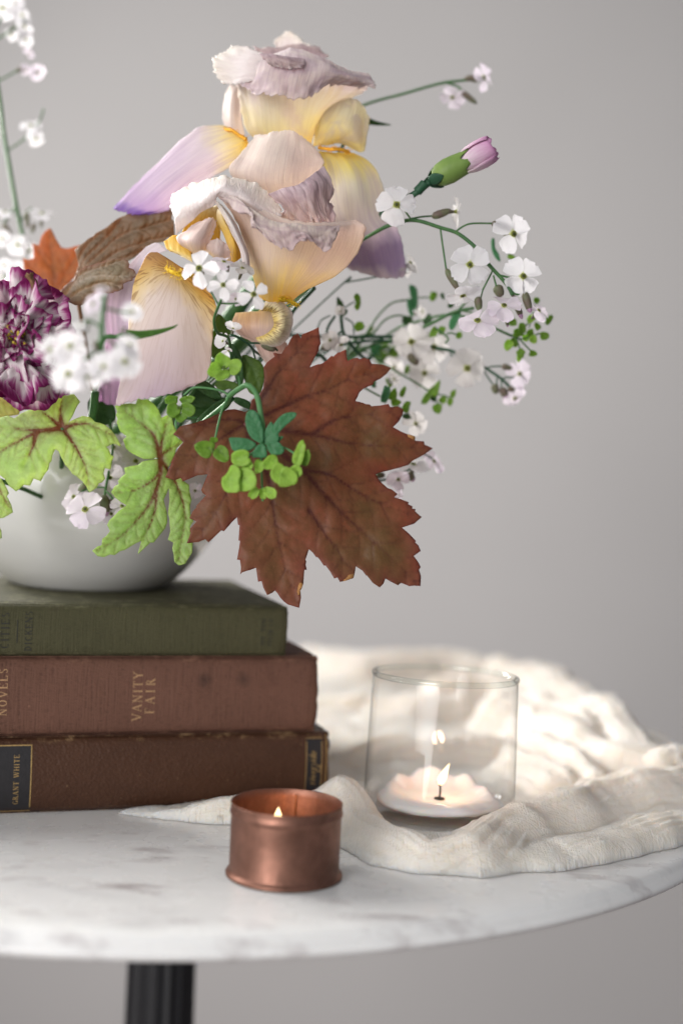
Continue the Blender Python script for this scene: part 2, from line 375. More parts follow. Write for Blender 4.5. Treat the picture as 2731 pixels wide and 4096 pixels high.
def lettering(text, size, gap=.12, slant=0.0):
    """quads (k,4,2) of the text in a flat frame: x along the baseline, y up"""
    Q = []; x = 0
    def seg(a, b, t):
        a = np.array(a, float); b = np.array(b, float); d = b - a; L = np.linalg.norm(d)
        if L < 1e-6: return
        n = np.array([-d[1], d[0]]) / L * t / 2; Q.append(np.array([a - n, b - n, b + n, a + n]) + np.array([x, 0]))
    for ch in text:
        w, st, se = GL[ch]
        for s in st:
            if s[0] == 'arc':
                _, cx, cy, rx, ry, a0, a1, t = s; A = np.radians(np.linspace(a0, a1, 15))
                rx -= t / 2 if rx > .2 else 0; ry -= t * .25
                for i in range(14):
                    tt = t * (.35 + .65 * abs(math.cos((A[i] + A[i + 1]) / 2)))
                    seg((cx + rx * math.cos(A[i]), cy + ry * math.sin(A[i])), (cx + rx * math.cos(A[i + 1]), cy + ry * math.sin(A[i + 1])), tt)
            else: seg(s[:2], s[2:4], s[4])
        for sx, sy in se:
            yy = .03 if sy < .5 else .97
            seg((sx - .14, yy), (sx + .14, yy), .055)
        x += w + gap
    q = np.array(Q); q[..., 0] += q[..., 1] * slant
    return q * size, (x - gap) * size

# ------------------------------------------------------------------ books
ANG = math.radians(17.6)
def bookcloth(name, col, col2, weave=1.0, stain=(.03, .02, .015), stain_at=None, rough=.75, patchy=30, leather=False, wear=None, hgt=30):
    mt, nt, out = newmat(name); c = coord(nt)
    n1 = noise(nt, c, patchy, 5, .6); n2 = noise(nt, c, 420, 4)
    cc = mix(nt, ramp(nt, n1, [(.36, 0.0), (.66, 1.0)]), col, col2)
    if leather:
        vo = nd(nt, 'ShaderNodeTexVoronoi', {'Vector': c, 'Scale': 900.0}).outputs[0]
        h = math_(nt, 'ADD', vo, math_(nt, 'MULTIPLY', noise(nt, c, 500, 4), .8)); bs = .35
        cc = mix(nt, math_(nt, 'MULTIPLY', ramp(nt, n2, [(.5, 0.0), (.75, 1.0)]), .25), cc, tuple(x * 1.7 for x in col2))
    else:
        wa = noise(nt, mapping(nt, c, (60, 1500, 1500)), 1, 2); wb = noise(nt, mapping(nt, c, (1500, 400, 60)), 1, 2)
        h = math_(nt, 'ADD', wa, wb); bs = .45
        cc = mix(nt, math_(nt, 'MULTIPLY', ramp(nt, h, [(.7, 0.0), (1.25, 1.0)]), .35 * weave), cc, tuple(min(1, x * 1.9) for x in col2))
    sc = ramp(nt, noise(nt, c, 75, 4, .7), [(.62, 0.0), (.78, 1.0)])
    cc = mix(nt, math_(nt, 'MULTIPLY', sc, .5), cc, tuple(x * .45 for x in col))
    if stain_at is not None:
        for (px, py, pz, rad) in stain_at:
            dn = nd(nt, 'ShaderNodeVectorMath', {0: c, 1: (px, py, pz)}, operation='DISTANCE').outputs[1]
            dn = math_(nt, 'ADD', dn, math_(nt, 'MULTIPLY', math_(nt, 'SUBTRACT', n2, .5), rad * .8))
            cc = mix(nt, ramp(nt, dn, [(rad * .55, .8), (rad, 0.0)]), cc, stain)
    if wear:
        z = nd(nt, 'ShaderNodeSeparateXYZ', {0: c}).outputs[2]
        e = math_(nt, 'ABSOLUTE', math_(nt, 'SUBTRACT', z, hgt * .0005)); e = nd(nt, 'ShaderNodeMapRange', {0: e, 1: hgt * .00041, 2: hgt * .00047}).outputs[0]
        sc2 = ramp(nt, noise(nt, mapping(nt, c, (1, 1, 2.5)), 130, 5, .75), [(.52, 0.0), (.66, 1.0)])
        cc = mix(nt, math_(nt, 'MULTIPLY', math_(nt, 'MULTIPLY', e, sc2), .75), cc, wear)
        sp3 = ramp(nt, noise(nt, c, 340, 2), [(.72, 0.0), (.78, 1.0)])
        cc = mix(nt, math_(nt, 'MULTIPLY', sp3, .5), cc, wear)
        fade = ramp(nt, noise(nt, mapping(nt, c, (.6, 1, 1.6)), 18, 3), [(.42, 0.0), (.72, 1.0)])
        cc = mix(nt, math_(nt, 'MULTIPLY', fade, .28), cc, tuple(min(1, x * 1.8) for x in col2))
    nt.links.new(principled(nt, cc, rough, bumpn(nt, h, bs, .0006), **{'Specular IOR Level': .25}), out.inputs[0]); return mt
paper = simple('page_paper', (.62, .54, .42), .8, .12, 500, .3)
goldf = simple('faded_gold', (.40, .235, .115), .6, .35, 900, .1)
gold = simple('gold_tooling', (.50, .33, .13), .42, .3, 900, .1, Metallic=.55)
darkink = simple('dark_ink', (.014, .013, .010), .6, .3, 500)
labelblack = simple('black_label_leather', (.014, .012, .014), .5, .3, 400, .2)
def make_book(label, x0, z0, h, L, depth, off, mat, bulge, ang=ANG):
    """spine lies along the local x axis from x0 to x0+L; off = how far the spine is set back"""
    R = np.array([[math.cos(ang), -math.sin(ang), 0], [math.sin(ang), math.cos(ang), 0], [0, 0, 1]])
    O = np.array([-125.9, 541.5, 0.0])
    def Wp(p): return (np.asarray(p, float) + np.array([0, off, z0])) @ R.T + O
    bk = thing('book', label, 'book', Wp((x0 + L / 2, depth / 2, 0)))
    bt = 2.6
    prof = []                                     # spine section: y (depth) against z
    for t in np.linspace(0, 1, 25):
        zz = t * h; q = abs(2 * t - 1)
        y = bulge * q ** 2.4 + max(0, q - .84) / .16 * 2.2 * max(0, q - .84) / .16
        prof.append((y, zz))
    prof = np.array(prof)
    def spine_y(z): return np.interp(z, prof[:, 1], prof[:, 0])
    def wobf(x, z): x, z = np.broadcast_arrays(x, z); return .07 * vnoise(z * .11 + z0, x * .045, 3)
    xs = np.concatenate([[x0, x0 + .4, x0 + 1.2, x0 + 3], np.linspace(x0 + 6, x0 + L - 6, 40), [x0 + L - 3, x0 + L - 1.2, x0 + L - .4, x0 + L]])
    outer = []
    for i, x in enumerate(xs):
        e = min(x - x0, x0 + L - x); sh = max(0, 1 - e / 2.4) ** 2 * 1.3
        rag = .35 * vnoise(np.array([x * .9]), np.array([z0 * 1.7]), 5)[0] if e < 3 else 0
        zz = prof[:, 1] + (h / 2 - prof[:, 1]) * sh * .07
        wob = wobf(x, zz)
        xo = x + (vnoise(zz * .5, np.full(25, z0 * .3), 9) * .45 if e < .1 else 0)
        outer.append(np.stack([np.broadcast_to(xo, (25,)), prof[:, 0] + sh + wob + rag, zz], -1))
    outer = np.array(outer); v1 = outer.reshape(-1, 3); f1 = gridfaces(len(xs), 25)
    sp = part('spine', Wp(v1), f1, mat, bk, solid=0)
    s = sp.modifiers.new('thickness', 'SOLIDIFY'); s.thickness = .0011; s.offset = 1
    def board(name, za, zb):
        mb = MB(); r = .9; y0, y1 = bulge + 1.2, depth
        pr = [(y0 + 5.2, za), (y1 - .5, za), (y1, za + .5), (y1, zb - .5), (y1 - .5, zb), (y0 + 7.5, zb), (y0 + 5.6, zb - .45), (y0 + 4.6, zb - .45), (y0 + 2.6, zb), (y0 + .6, zb), (y0, (za + zb) / 2), (y0 + .6, za)]
        if za < h / 2: pr = [(y, za + zb - z) for y, z in pr][::-1]
        X = [x0 - .2, x0 + .3, x0 + L - .3, x0 + L + .2]; vv = []
        for i, x in enumerate(X):
            k = .35 if i in (0, 3) else 0
            for y, z in pr: vv.append((x, y + (k if y < (y0 + y1) / 2 else -k), z + (k if z < (za + zb) / 2 else -k)))
        n_ = len(pr); mb.add(vv, gridfaces(4, n_, True)); mb.f += [list(range(n_))[::-1], [3 * n_ + i for i in range(n_)]]; mb.mi += [0, 0]
        return part(name, Wp(np.vstack(mb.v)), mb.f, mat, bk, smooth=False)
    board('back_board', 0, bt); board('front_board', h - bt, h)
    pv = []; pf = []
    ny, nz = 2, 40
    zs = np.linspace(bt + .05, h - bt - .05, nz)
    for zi, z in enumerate(zs):
        j = .12 * ((zi % 2) * 2 - 1)
        for x, y in ((x0 + 3.2 + j, bulge + 3.5), (x0 + L - 3.2 - j, bulge + 3.5), (x0 + L - 3.2 - j, depth - 3.5 - j), (x0 + 3.2 + j, depth - 3.5 - j)): pv.append((x, y, z))
    pf = gridfaces(nz, 4, True).tolist() + [[3, 2, 1, 0], [(nz - 1) * 4 + i for i in range(4)]]
    part('page_block', Wp(pv), pf, paper, bk, smooth=False)
    def onspine(name, quads, lift, mt, lab=None):
        """quads (k,4,2) given as (x along spine, z) printed on the curved spine"""
        q = np.asarray(quads, float); k = len(q)
        p = np.stack([q[..., 0], spine_y(q[..., 1]) + wobf(q[..., 0], q[..., 1]) - lift - .05, q[..., 1]], -1).reshape(-1, 3)
        return part(name, Wp(p), np.arange(4 * k).reshape(k, 4), mt, bk, smooth=False, label=lab)
    def panel(xa, xb, za, zb, n_=14):
        zz = np.linspace(za, zb, n_); XX = np.linspace(xa, xb, 7); return [[(XX[j], zz[i]), (XX[j + 1], zz[i]), (XX[j + 1], zz[i + 1]), (XX[j], zz[i + 1])] for i in range(n_ - 1) for j in range(6)]
    def vert(text, size, xbase, zc, gap=.12, slant=0.0):
        q, w = lettering(text, size, gap, slant)      # baseline runs up the spine, letters' tops towards -x
        return np.stack([xbase - q[..., 1], zc - w / 2 + q[..., 0]], -1)
    bk_ = dict(obj=bk, on=onspine, panel=panel, vert=vert, Wp=Wp, sy=spine_y)
    return bk_
def spine_xz(Dx, Dy, off):
    """book coordinates (along the spine, height) of a picture point on the spine plane"""
    q = P(Dx * 1.7417, Dy * 1.7417, 1.0) - CAMP; nrm = np.array([-math.sin(ANG), math.cos(ANG), 0]); O = np.array([-125.9, 541.5, 0]) + nrm * off
    p = CAMP + q * (((O - CAMP) @ nrm) / (q @ nrm)); r = p - O
    return r[0] * math.cos(ANG) + r[1] * math.sin(ANG), p[2]
xr3, _ = spine_xz(757, 1760, 0); xr2, _ = spine_xz(733, 1590, 0); xr1, _ = spine_xz(664, 1430, 1)
LB = 190
def stain(Dx, Dy, x0, L, depth, z0, off, r):
    a, z = spine_xz(Dx, Dy, off); c, s = math.cos(ANG), math.sin(ANG); dx, dy = a - (x0 + L / 2), -depth / 2
    return ((dx * c - dy * s) * .001, (dx * s + dy * c) * .001, (z - z0) * .001, r)
m3 = bookcloth('brown_leather', (.038, .016, .009), (.056, .025, .014), leather=True, rough=.42, patchy=22, wear=(.30, .19, .10), hgt=30)
m2 = bookcloth('rust_brown_cloth', (.062, .028, .018), (.094, .044, .030), 1.0, stain=(.02, .012, .010), patchy=26, wear=(.26, .135, .09), hgt=31.2,
               stain_at=[stain(470, 1563, xr2 - LB, LB, 124, 30.15, .6, .0016), stain(560, 1561, xr2 - LB, LB, 124, 30.15, .6, .0004)])
m1 = bookcloth('olive_green_cloth', (.032, .031, .014), (.046, .043, .021), .8, patchy=30, wear=(.17, .16, .09), hgt=20.3, stain_at=[stain(128, 1386, xr1 - LB + 8, LB - 8, 106, 61.5, 1.6, .0022)])
b3 = make_book('dark brown leather book lettered GRANT WHITE at the bottom of the stack', xr3 - LB - 12, 0, 30.0, LB + 12, 128, 0, m3, 2.2)
b2 = make_book('thick rust brown cloth book lettered VANITY FAIR in the middle of the stack', xr2 - LB, 30.15, 31.2, LB, 124, .6, m2, 2.6)
b1 = make_book('thin olive green cloth book at the top of the stack under the bowl', xr1 - LB + 8, 61.5, 20.3, LB - 8, 106, 1.6, m1, 1.8)
# --- VANITY FAIR (gold) and the stain spot
def xz(Dx, Dy, b, off=0):
    x, z = spine_xz(Dx, Dy, off); return x, z - b
xv, zv = xz(327, 1601, 30.15); xf, zf = xz(356, 1600, 30.15); hv = xz(327, 1545, 30.15)[1] - xz(327, 1658, 30.15)[1]; hf = xz(356, 1563, 30.15)[1] - xz(356, 1638, 30.15)[1]
q, w = lettering('VANITY', 1, .2); b2['on']('title_lettering', np.concatenate([b2['vert']('VANITY', hv / w, xv, zv, .2), b2['vert']('FAIR', hv / w, xf, zf, .42)]), .06, goldf, 'faded gold lettering VANITY FAIR')
xn, zn = xz(17, 1595, 30.15); b2['on']('author_lettering', b2['vert']('NOVELS', 3.4, xn, zn + .6, .2), .06, goldf, 'faded gold lettering NOVELS')
# --- black labels with gold rules on the bottom book
def rules(x0, x1, z0, z1, t, panel): return panel(x0, x1, z1 - t, z1, 2) + panel(x0, x1, z0, z0 + t, 2) + panel(x1 - t, x1, z0, z1) + panel(x0, x0 + t, z0, z1)
xl, zt = xz(75, 1712, 0); _, zb = xz(75, 1868, 0)
zb = max(zb, 1.0); zt = min(zt, 28.6)
lab = b3['on']('title_label', b3['panel'](xl - 34, xl, zb, zt, 24), .05, labelblack, 'black spine label with gold border')
b3['on']('label_border', rules(xl - 34, xl, zb, zt, .45, b3['panel']), .10, gold)
xg, zg = xz(43, 1792, 0); hg = xz(43, 1735, 0)[1] - xz(43, 1850, 0)[1]
b3['on']('author_lettering', b3['vert']('GRANT WHITE', hg / lettering('GRANT WHITE', 1, .18)[1], xg, zg, .18), .11, gold, 'gold lettering GRANT WHITE')
b3['on']('title_lettering', b3['vert']('STUDIES', 4.0, xg - 8.0, 14.5, .2), .11, gold) if False else None
xa, _ = xz(702, 1760, 0); xb_, _ = xz(739, 1760, 0)
b3['on']('publisher_label', b3['panel'](xa, xb_, 2.0, 28.0, 24), .05, labelblack, 'small black label near the spine end')
b3['on']('publisher_rules', rules(xa, xb_, 2.0, 28.0, .3, b3['panel']), .10, gold)
b3['on']('publisher_lettering', np.concatenate([b3['vert']('riverside', 3.0, xa + 4.3, 15.5, .1, .25), b3['vert']('Ed.', 2.2, xa + 6.6, 15.5, .1, .25)]), .11, gold, 'dull gold italic lettering')
b3['on']('spine_rule', b3['panel'](xb_ + 1.6, xb_ + 2.0, .8, 29.2, 24), .06, gold)
# --- green book: CITIES | DICKENS and blurred imprint in dark ink
xc, zc = xz(22, 1432, 61.5, 1); xd, zd = xz(75, 1432, 61.5, 1)
b1['on']('title_lettering', b1['vert']('CITIES', 3.1, xc, 10.2, .22), .06, darkink, 'dark lettering CITIES')
b1['on']('author_lettering', b1['vert']('DICKENS', 2.7, xd, 10.0, .16), .06, darkink, 'dark lettering DICKENS')
xr_, _ = xz(40, 1430, 61.5, 1)
b1['on']('spine_rule', b1['panel'](xr_, xr_ + .35, 5.5, 14.5, 8), .06, darkink)
xi, _ = xz(612, 1430, 61.5, 1); xj, _ = xz(628, 1430, 61.5, 1)
b1['on']('publisher_lettering', np.concatenate([b1['vert']('HO', 2.0, xi, 6.6, .1), b1['vert']('TON', 2.0, xi, 13.0, .1), b1['vert']('FFLIN CO', 1.9, xj, 10.2, .1)]), .06, darkink, 'blurred dark imprint lettering')

# ------------------------------------------------------------------ white bowl
cer = simple('white_glaze', (.60, .59, .57), .16, .05, 60, 0, **{'Coat Weight': .5, 'Coat Roughness': .06})
BC = np.array([-111.5, 632.0, 81.9])
op = [(0.01, .6), (26, .6), (31, 0), (34, .3), (38.5, 3.5), (44, 8.5), (50, 15.5), (55.5, 24), (59.3, 34), (61, 44), (61.3, 52), (60.6, 58), (59.6, 61.2), (58.8, 61.9), (57.8, 61.4), (57.6, 58), (58, 50), (57, 40), (54, 30), (48, 18), (40, 9), (28, 4), (0.01, 3)]
v, f = lathe(soft(op, 90), 96, BC)
bowl = part('bowl', v, fixfaces(f), cer, None); top(bowl, 'round white ceramic bowl holding the flowers on top of the books', 'bowl')

# ------------------------------------------------------------------ copper tealight cup
def copper_mat():
    mt, nt, out = newmat('worn_copper'); c = coord(nt)
    n1 = noise(nt, c, 90, 5, .65, .4); n2 = noise(nt, mapping(nt, c, (1, 1, .25)), 420, 4)
    col = mix(nt, ramp(nt, n1, [(.35, 0.0), (.68, 1.0)]), (.27, .135, .098), (.155, .078, .056))
    col = mix(nt, math_(nt, 'MULTIPLY', ramp(nt, noise(nt, c, 230, 5, .7), [(.56, 0.0), (.7, 1.0)]), .45), col, (.17, .075, .05))
    r = ramp(nt, math_(nt, 'ADD', math_(nt, 'MULTIPLY', n1, .5), math_(nt, 'MULTIPLY', n2, .5)), [(.3, .40), (.7, .60)])
    nt.links.new(principled(nt, col, r, bumpn(nt, n2, .15, .0005), Metallic=.92), out.inputs[0]); return mt
cop = copper_mat()
tl = GD(518, 2005, 0); tr_ = GD(784.6, 2016, 0); TCX = (tl + tr_) / 2; TRAD = np.linalg.norm(tr_ - tl) / 2 * 1.01
tin = thing('tealight_cup', 'worn copper tealight cup standing on the bare marble', 'candle holder', TCX)
rb = TRAD - .55
HT = 25.6
pr = [(.01, .4), (TRAD - 1.5, .4), (TRAD - .6, .1), (TRAD - .1, .35), (TRAD, .9), (TRAD - .3, 1.5), (rb - .55, 2.0), (rb - .7, 3.0), (rb - .7, 12), (rb - .7, HT - 5.2), (rb - .62, HT - 4.2), (rb - .25, HT - 3.6), (rb - .3, HT - 2.8), (rb - .55, HT - 2.2), (rb - .45, HT - .5), (rb - .35, HT - .1), (rb - .6, HT + .1), (rb - .85, HT - .2), (rb - 1.0, HT - 3), (rb - 1.05, 3), (rb - 1.6, 1.3), (.01, 1.3)]
v, f = lathe(pr, 120, TCX); part('cup_wall', v, fixfaces(f), cop, tin)
mb = MB(); ang = math.radians(82)                 # folded seam on the far inner wall
sd = np.array([math.cos(ang), math.sin(ang), 0]); st = np.array([-sd[1], sd[0], 0])
mb.box(TCX + sd * (rb - 1.15) + np.array([0, 0, HT / 2]), (.8, .4, HT - 4), 0, np.stack([st, sd, [0, 0, 1]], 1))
mb.part('seam', simple('dark_copper', (.20, .09, .055), .45, .3, 300, 0, Metallic=.8), tin, smooth=False)
def waxmat():
    mt, nt, out = newmat('candle_wax'); c = coord(nt)
    nt.links.new(nd(nt, 'ShaderNodeBsdfPrincipled', {'Base Color': (.84, .79, .77, 1), 'Roughness': .38, 'Subsurface Weight': .6, 'Subsurface Radius': (.010, .006, .004), 'Subsurface Scale': .6,
        'Normal': bumpn(nt, noise(nt, c, 160, 3), .15, .001)}).outputs[0], out.inputs[0]); return mt
wax = waxmat()
wickm = simple('charred_wick', (.02, .015, .012), .9, .3, 900)
def flame_mat(name, s, lo, hi, z0, z1):
    mt, nt, out = newmat(name); z = nd(nt, 'ShaderNodeSeparateXYZ', {0: coord(nt, 'Object')}).outputs[2]
    t = nd(nt, 'ShaderNodeMapRange', {0: z, 1: z0 * .001, 2: z1 * .001}).outputs[0]
    c = ramp(nt, t, [(0.0, lo), (.35, hi), (1.0, (1.0, .72, .38))])
    nt.links.new(nd(nt, 'ShaderNodeEmission', {'Color': c, 'Strength': s}).outputs[0], out.inputs[0]); return mt
def flame(parent, base, hgt, rad, lean, mt):
    t = np.linspace(0, 1, 18); r = rad * np.sin(np.pi * t ** .62) ** .9 * (1 - .25 * t) + .02; r[0] = r[-1] = .02
    n_ = 24; a = np.linspace(0, 2 * np.pi, n_, endpoint=False)
    vv = np.stack([r[:, None] * np.cos(a) + lean[0] * hgt * (t ** 1.5)[:, None], r[:, None] * np.sin(a) + lean[1] * hgt * (t ** 1.5)[:, None], np.broadcast_to((t * hgt)[:, None], (18, n_))], -1).reshape(-1, 3)
    return part('flame', vv + base, gridfaces(18, n_, True), mt, parent)
def candle_light(name, loc, e, col=(1.0, .58, .26), r=.0028):
    l = bpy.data.lights.new(name, 'POINT'); l.energy = e; l.color = col; l.shadow_soft_size = r
    o = bpy.data.objects.new(name, l); COL.objects.link(o); o.location = [c * .001 for c in loc]
tw = thing('candle', 'small burning tealight candle inside the copper cup', 'candle', TCX + [0, 0, 1.4])
v, f = lathe([(.01, 1.5), (rb - 1.6, 1.5), (rb - 1.6, 11.5), (rb - 2.4, 12.2), (10, 11.4), (4, 10.8), (.01, 10.6)], 64, TCX); part('wax', v, fixfaces(f), wax, tw)
fb = TCX + np.array([-3.5, 1.5, 0])
mb = MB(); mb.tube([fb + [0, 0, 10], fb + [.1, 0, 12], fb + [.6, 0, 14]], .55); mb.part('wick', wickm, tw)
flame(tw, fb + [.4, 0, 12.8], 10.5, 2.7, (.02, 0), flame_mat('tealight_flame', 3.5, (1.0, .30, .06), (1.0, .62, .26), 12.8 - 1.4, 22.8 - 1.4))
candle_light('tealight_glow', fb + [.4, -.5, 20], .010, (1.0, .42, .14))
# ------------------------------------------------------------------ glass votive with a burning candle
def glassmat(name, edge, tint=(1.0, 1.0, 1.0), refl=1.0):
    """thin wall of clear glass: mirror-like sheen by Fresnel, slightly darker where seen edge on"""
    mt, nt, out = newmat(name)
    fr0 = nd(nt, 'ShaderNodeLayerWeight', {'Blend': .5}).outputs[1]
    fr = math_(nt, 'ADD', math_(nt, 'MULTIPLY', math_(nt, 'POWER', fr0, 4.0), .5), .035)
    lw = nd(nt, 'ShaderNodeLayerWeight', {'Blend': .5}).outputs[1]
    tc = mix(nt, ramp(nt, lw, [(.0, 0.0), (.55, .01), (.76, .16), (.90, .75), (.97, 1.0)]), tint, edge)
    tr = nd(nt, 'ShaderNodeBsdfTransparent', {'Color': tc}).outputs[0]
    gl = nd(nt, 'ShaderNodeBsdfGlossy', {'Color': (1, 1, 1, 1), 'Roughness': .03}).outputs[0]
    nt.links.new(nd(nt, 'ShaderNodeMixShader', {0: math_(nt, 'MULTIPLY', fr, refl, clamp=True), 1: tr, 2: gl}).outputs[0], out.inputs[0]); return mt
GC = np.array([44.2, 562.0, 4.0]); GH = 56.0
def glass_frame(p):
    """the tumbler leans a few degrees away from the lens on the cloth"""
    p = np.asarray(p, float); a = math.radians(-2.2); b = math.radians(.4)
    x, y, z = p[..., 0], p[..., 1], p[..., 2]
    y2 = y * math.cos(a) - z * math.sin(a); z2 = y * math.sin(a) + z * math.cos(a)
    x2 = x * math.cos(b) + z2 * math.sin(b); z3 = -x * math.sin(b) + z2 * math.cos(b)
    return np.stack([x2, y2, z3], -1) + GC
votive = thing('glass_votive', 'clear glass tumbler with a rounded rim nestled in the cloth', 'candle holder', GC)
gm = glassmat('clear_glass', (.20, .19, .18)); gr = glassmat('glass_rim', (.10, .12, .12), (.95, .97, .965), 1.0)
gb = glassmat('glass_foot', (.80, .80, .79))
bp_ = [(.01, 0.2), (24, .2), (27.2, .8), (29.0, 2.6), (29.9, 6), (30.0, 9)]
v, f = lathe(soft(bp_, 30), 128); part('glass_foot', glass_frame(v), fixfaces(f), gb, votive)
op = [(30.0, 9), (30.0, 13), (29.6, 30), (29.1, 50), (28.9, GH - 1.6)]
v, f = lathe(soft(op, 60), 128); part('glass_wall', glass_frame(v), fixfaces(f), gm, votive)
ip = [(29.3, 9.5), (28.6, 6.2), (27.2, 4.4), (25, 3.7), (.01, 3.5)]
v, f = lathe(soft(ip, 24), 128); part('glass_base', glass_frame(v), fixfaces(f), gb, votive)
a = np.linspace(0, 2 * np.pi, 14, endpoint=False)
v, f = lathe(np.stack([28.5 + .95 * np.cos(a), GH - 1 + 1.15 * np.sin(a)], -1), 128, closed=True); part('rim', glass_frame(v), f, gr, votive)

vc = thing('candle', 'half melted white tealight candle burning inside the glass tumbler', 'candle', GC)
n_ = 120; aa = np.linspace(0, 2 * np.pi, n_, endpoint=False)
rw = 24.2 + .9 * vnoise(np.cos(aa) * 3 + 9, np.sin(aa) * 3 + 5, 2)
back = smoothstep(-.35, .55, np.sin(aa))            # the rim of unmelted wax stands up at the back
crest = (.9 + 5.4 * back * (1 + .45 * vnoise(aa * 3.2, aa * 0, 8) + .18 * vnoise(aa * 6, aa * 0 + 3, 4))) * (.86 + .1 * np.cos(aa * 3 + 1))
rows = []
for r_, z_ in [(.02, 3.7), (1.0, 3.7)]: rows.append(np.stack([rw * r_, np.full(n_, z_)], -1))
rows.append(np.stack([rw * 1.03, 3.9 + 0 * aa], -1)); rows.append(np.stack([rw * 1.05, 5.2 + 0 * aa], -1)); rows.append(np.stack([rw * 1.0, 6.6 + 0 * aa], -1))
rows.append(np.stack([rw * .93, 6.9 + crest * .15], -1)); rows.append(np.stack([rw * .90, 6.9 + crest * .65], -1)); rows.append(np.stack([rw * .86, 6.9 + crest * .95], -1)); rows.append(np.stack([rw * .81, 6.9 + crest], -1))
rows.append(np.stack([rw * .76, 6.9 + crest * .85], -1)); rows.append(np.stack([rw * .70, 6.9 + crest * .45], -1)); rows.append(np.stack([rw * .60, 6.7 + crest * .12], -1))
rows.append(np.stack([rw * .40, 6.3 + 0 * aa], -1)); rows.append(np.stack([rw * .18, 6.0 + 0 * aa], -1)); rows.append(np.stack([rw * .02, 5.9 + 0 * aa], -1))
rows = np.array(rows)
vv = np.stack([rows[..., 0] * np.cos(aa), rows[..., 0] * np.sin(aa), rows[..., 1]], -1)
vv[..., 2] += .35 * vnoise(vv[..., 0] * .3, vv[..., 1] * .35, 6)
part('wax', glass_frame(vv.reshape(-1, 3)), gridfaces(len(rows), n_, True), wax, vc)
mb = MB(); wk = np.array([[0, -2.5, 6], [.2, -2.5, 8.5], [.1, -2.6, 11], [-.7, -2.6, 12.8], [-1.3, -2.6, 13.1]]); mb.tube(glass_frame(wk), .42)
v, f = lathe([(.02, 6.5), (2.0, 6.5), (2.2, 6.2), (2.2, 5.6), (.02, 5.6)], 24, (0, -2.5, .15)); mb.add(glass_frame(v), f)
mb.part('wick', wickm, vc)
flame(vc, glass_frame(np.array([0.1, -2.6, 11.6])), 9.0, 1.75, (.36, 0), flame_mat('candle_flame', 3.2, (1.0, .50, .22), (1.0, .86, .60), 11.4, 21))
candle_light('candle_glow', glass_frame(np.array([1.6, -2.6, 18.0])), .020, (1.0, .62, .40))

# ------------------------------------------------------------------ crumpled cheesecloth
def clothmat():
    mt, nt, out = newmat('cheesecloth'); c = coord(nt); uv = coord(nt, 'UV')
    wa = noise(nt, mapping(nt, uv, (1500, 260, 1)), 1, 2); wb = noise(nt, mapping(nt, uv, (260, 1500, 1)), 1, 2)
    weave = math_(nt, 'ADD', wa, wb)
    h = math_(nt, 'ADD', weave, math_(nt, 'MULTIPLY', noise(nt, c, 350, 3, .5), .5))
    col = mix(nt, ramp(nt, noise(nt, c, 40, 4), [(.3, 0.0), (.7, 1.0)]), (.85, .775, .70), (.81, .73, .64))
    col = mix(nt, math_(nt, 'MULTIPLY', ramp(nt, weave, [(.85, 1.0), (1.02, 0.0)]), .16), col, (.66, .56, .43))
    nrm = bumpn(nt, h, .7, .0011)
    sh = nd(nt, 'ShaderNodeBsdfPrincipled', {'Base Color': col, 'Roughness': .9, 'Normal': nrm, 'Specular IOR Level': .1, 'Subsurface Weight': .75, 'Subsurface Radius': (.011, .009, .007), 'Subsurface Scale': 1.0}).outputs[0]
    nt.links.new(sh, out.inputs[0]); return mt
def dist_poly(X, Y, poly):
    """signed distance (mm), positive inside"""
    d = np.full(X.shape, 1e9); ins = np.zeros(X.shape, bool); n_ = len(poly)
    for i in range(n_):
        a, b = poly[i], poly[(i + 1) % n_]; e = b - a; L2 = e @ e + 1e-9
        t = np.clip(((X - a[0]) * e[0] + (Y - a[1]) * e[1]) / L2, 0, 1)
        d = np.minimum(d, np.hypot(X - a[0] - t * e[0], Y - a[1] - t * e[1]))
        c1 = (a[1] > Y) != (b[1] > Y)
        with np.errstate(divide='ignore', invalid='ignore'): xi = a[0] + (Y - a[1]) / (b[1] - a[1]) * e[0]
        ins ^= c1 & (X < xi)
    return np.where(ins, d, -d)
def dist_line(X, Y, pts):
    """distance to a polyline of (x, y, h, w) with h and w interpolated, and position along it"""
    D = np.full(X.shape, 1e9); H = np.zeros(X.shape); Wd = np.ones(X.shape); S = np.zeros(X.shape); Sg = np.ones(X.shape); s0 = 0
    for a, b in zip(pts[:-1], pts[1:]):
        e = np.array(b[:2]) - np.array(a[:2]); L = np.hypot(*e)
        t = np.clip(((X - a[0]) * e[0] + (Y - a[1]) * e[1]) / (L * L), 0, 1)
        d = np.hypot(X - a[0] - t * e[0], Y - a[1] - t * e[1]); m_ = d < D
        D[m_] = d[m_]; H[m_] = (a[2] + (b[2] - a[2]) * t)[m_]; Wd[m_] = (a[3] + (b[3] - a[3]) * t)[m_]; S[m_] = (s0 + t * L)[m_]; Sg[m_] = np.where((X - a[0]) * -e[1] + (Y - a[1]) * e[0] > 0, 1.0, -1.0)[m_]; s0 += L
    return D, H, Wd, S, Sg
def gp(L): return [tuple(GD(x, y, z)[:2]) + (z, w) for x, y, z, w in L]
bks = np.array([math.cos(ANG), math.sin(ANG)]); bkn = np.array([-math.sin(ANG), math.cos(ANG)])
front = [GD(x, y, 0)[:2] for x, y in [(238, 1869), (330, 1881), (440, 1893), (540, 1898), (640, 1893), (720, 1902), (772, 1940), (850, 1990), (950, 2010), (1100, 2017), (1250, 2006), (1400, 1986), (1500, 1962)]]
circ = [TC[:2] + (TR - 3.0) * np.array([math.cos(t), math.sin(t)]) for t in np.radians(np.linspace(-28, 88, 26))]
spine_pt = lambda s, o: np.array([-125.9, 541.5]) + bks * s + bkn * o
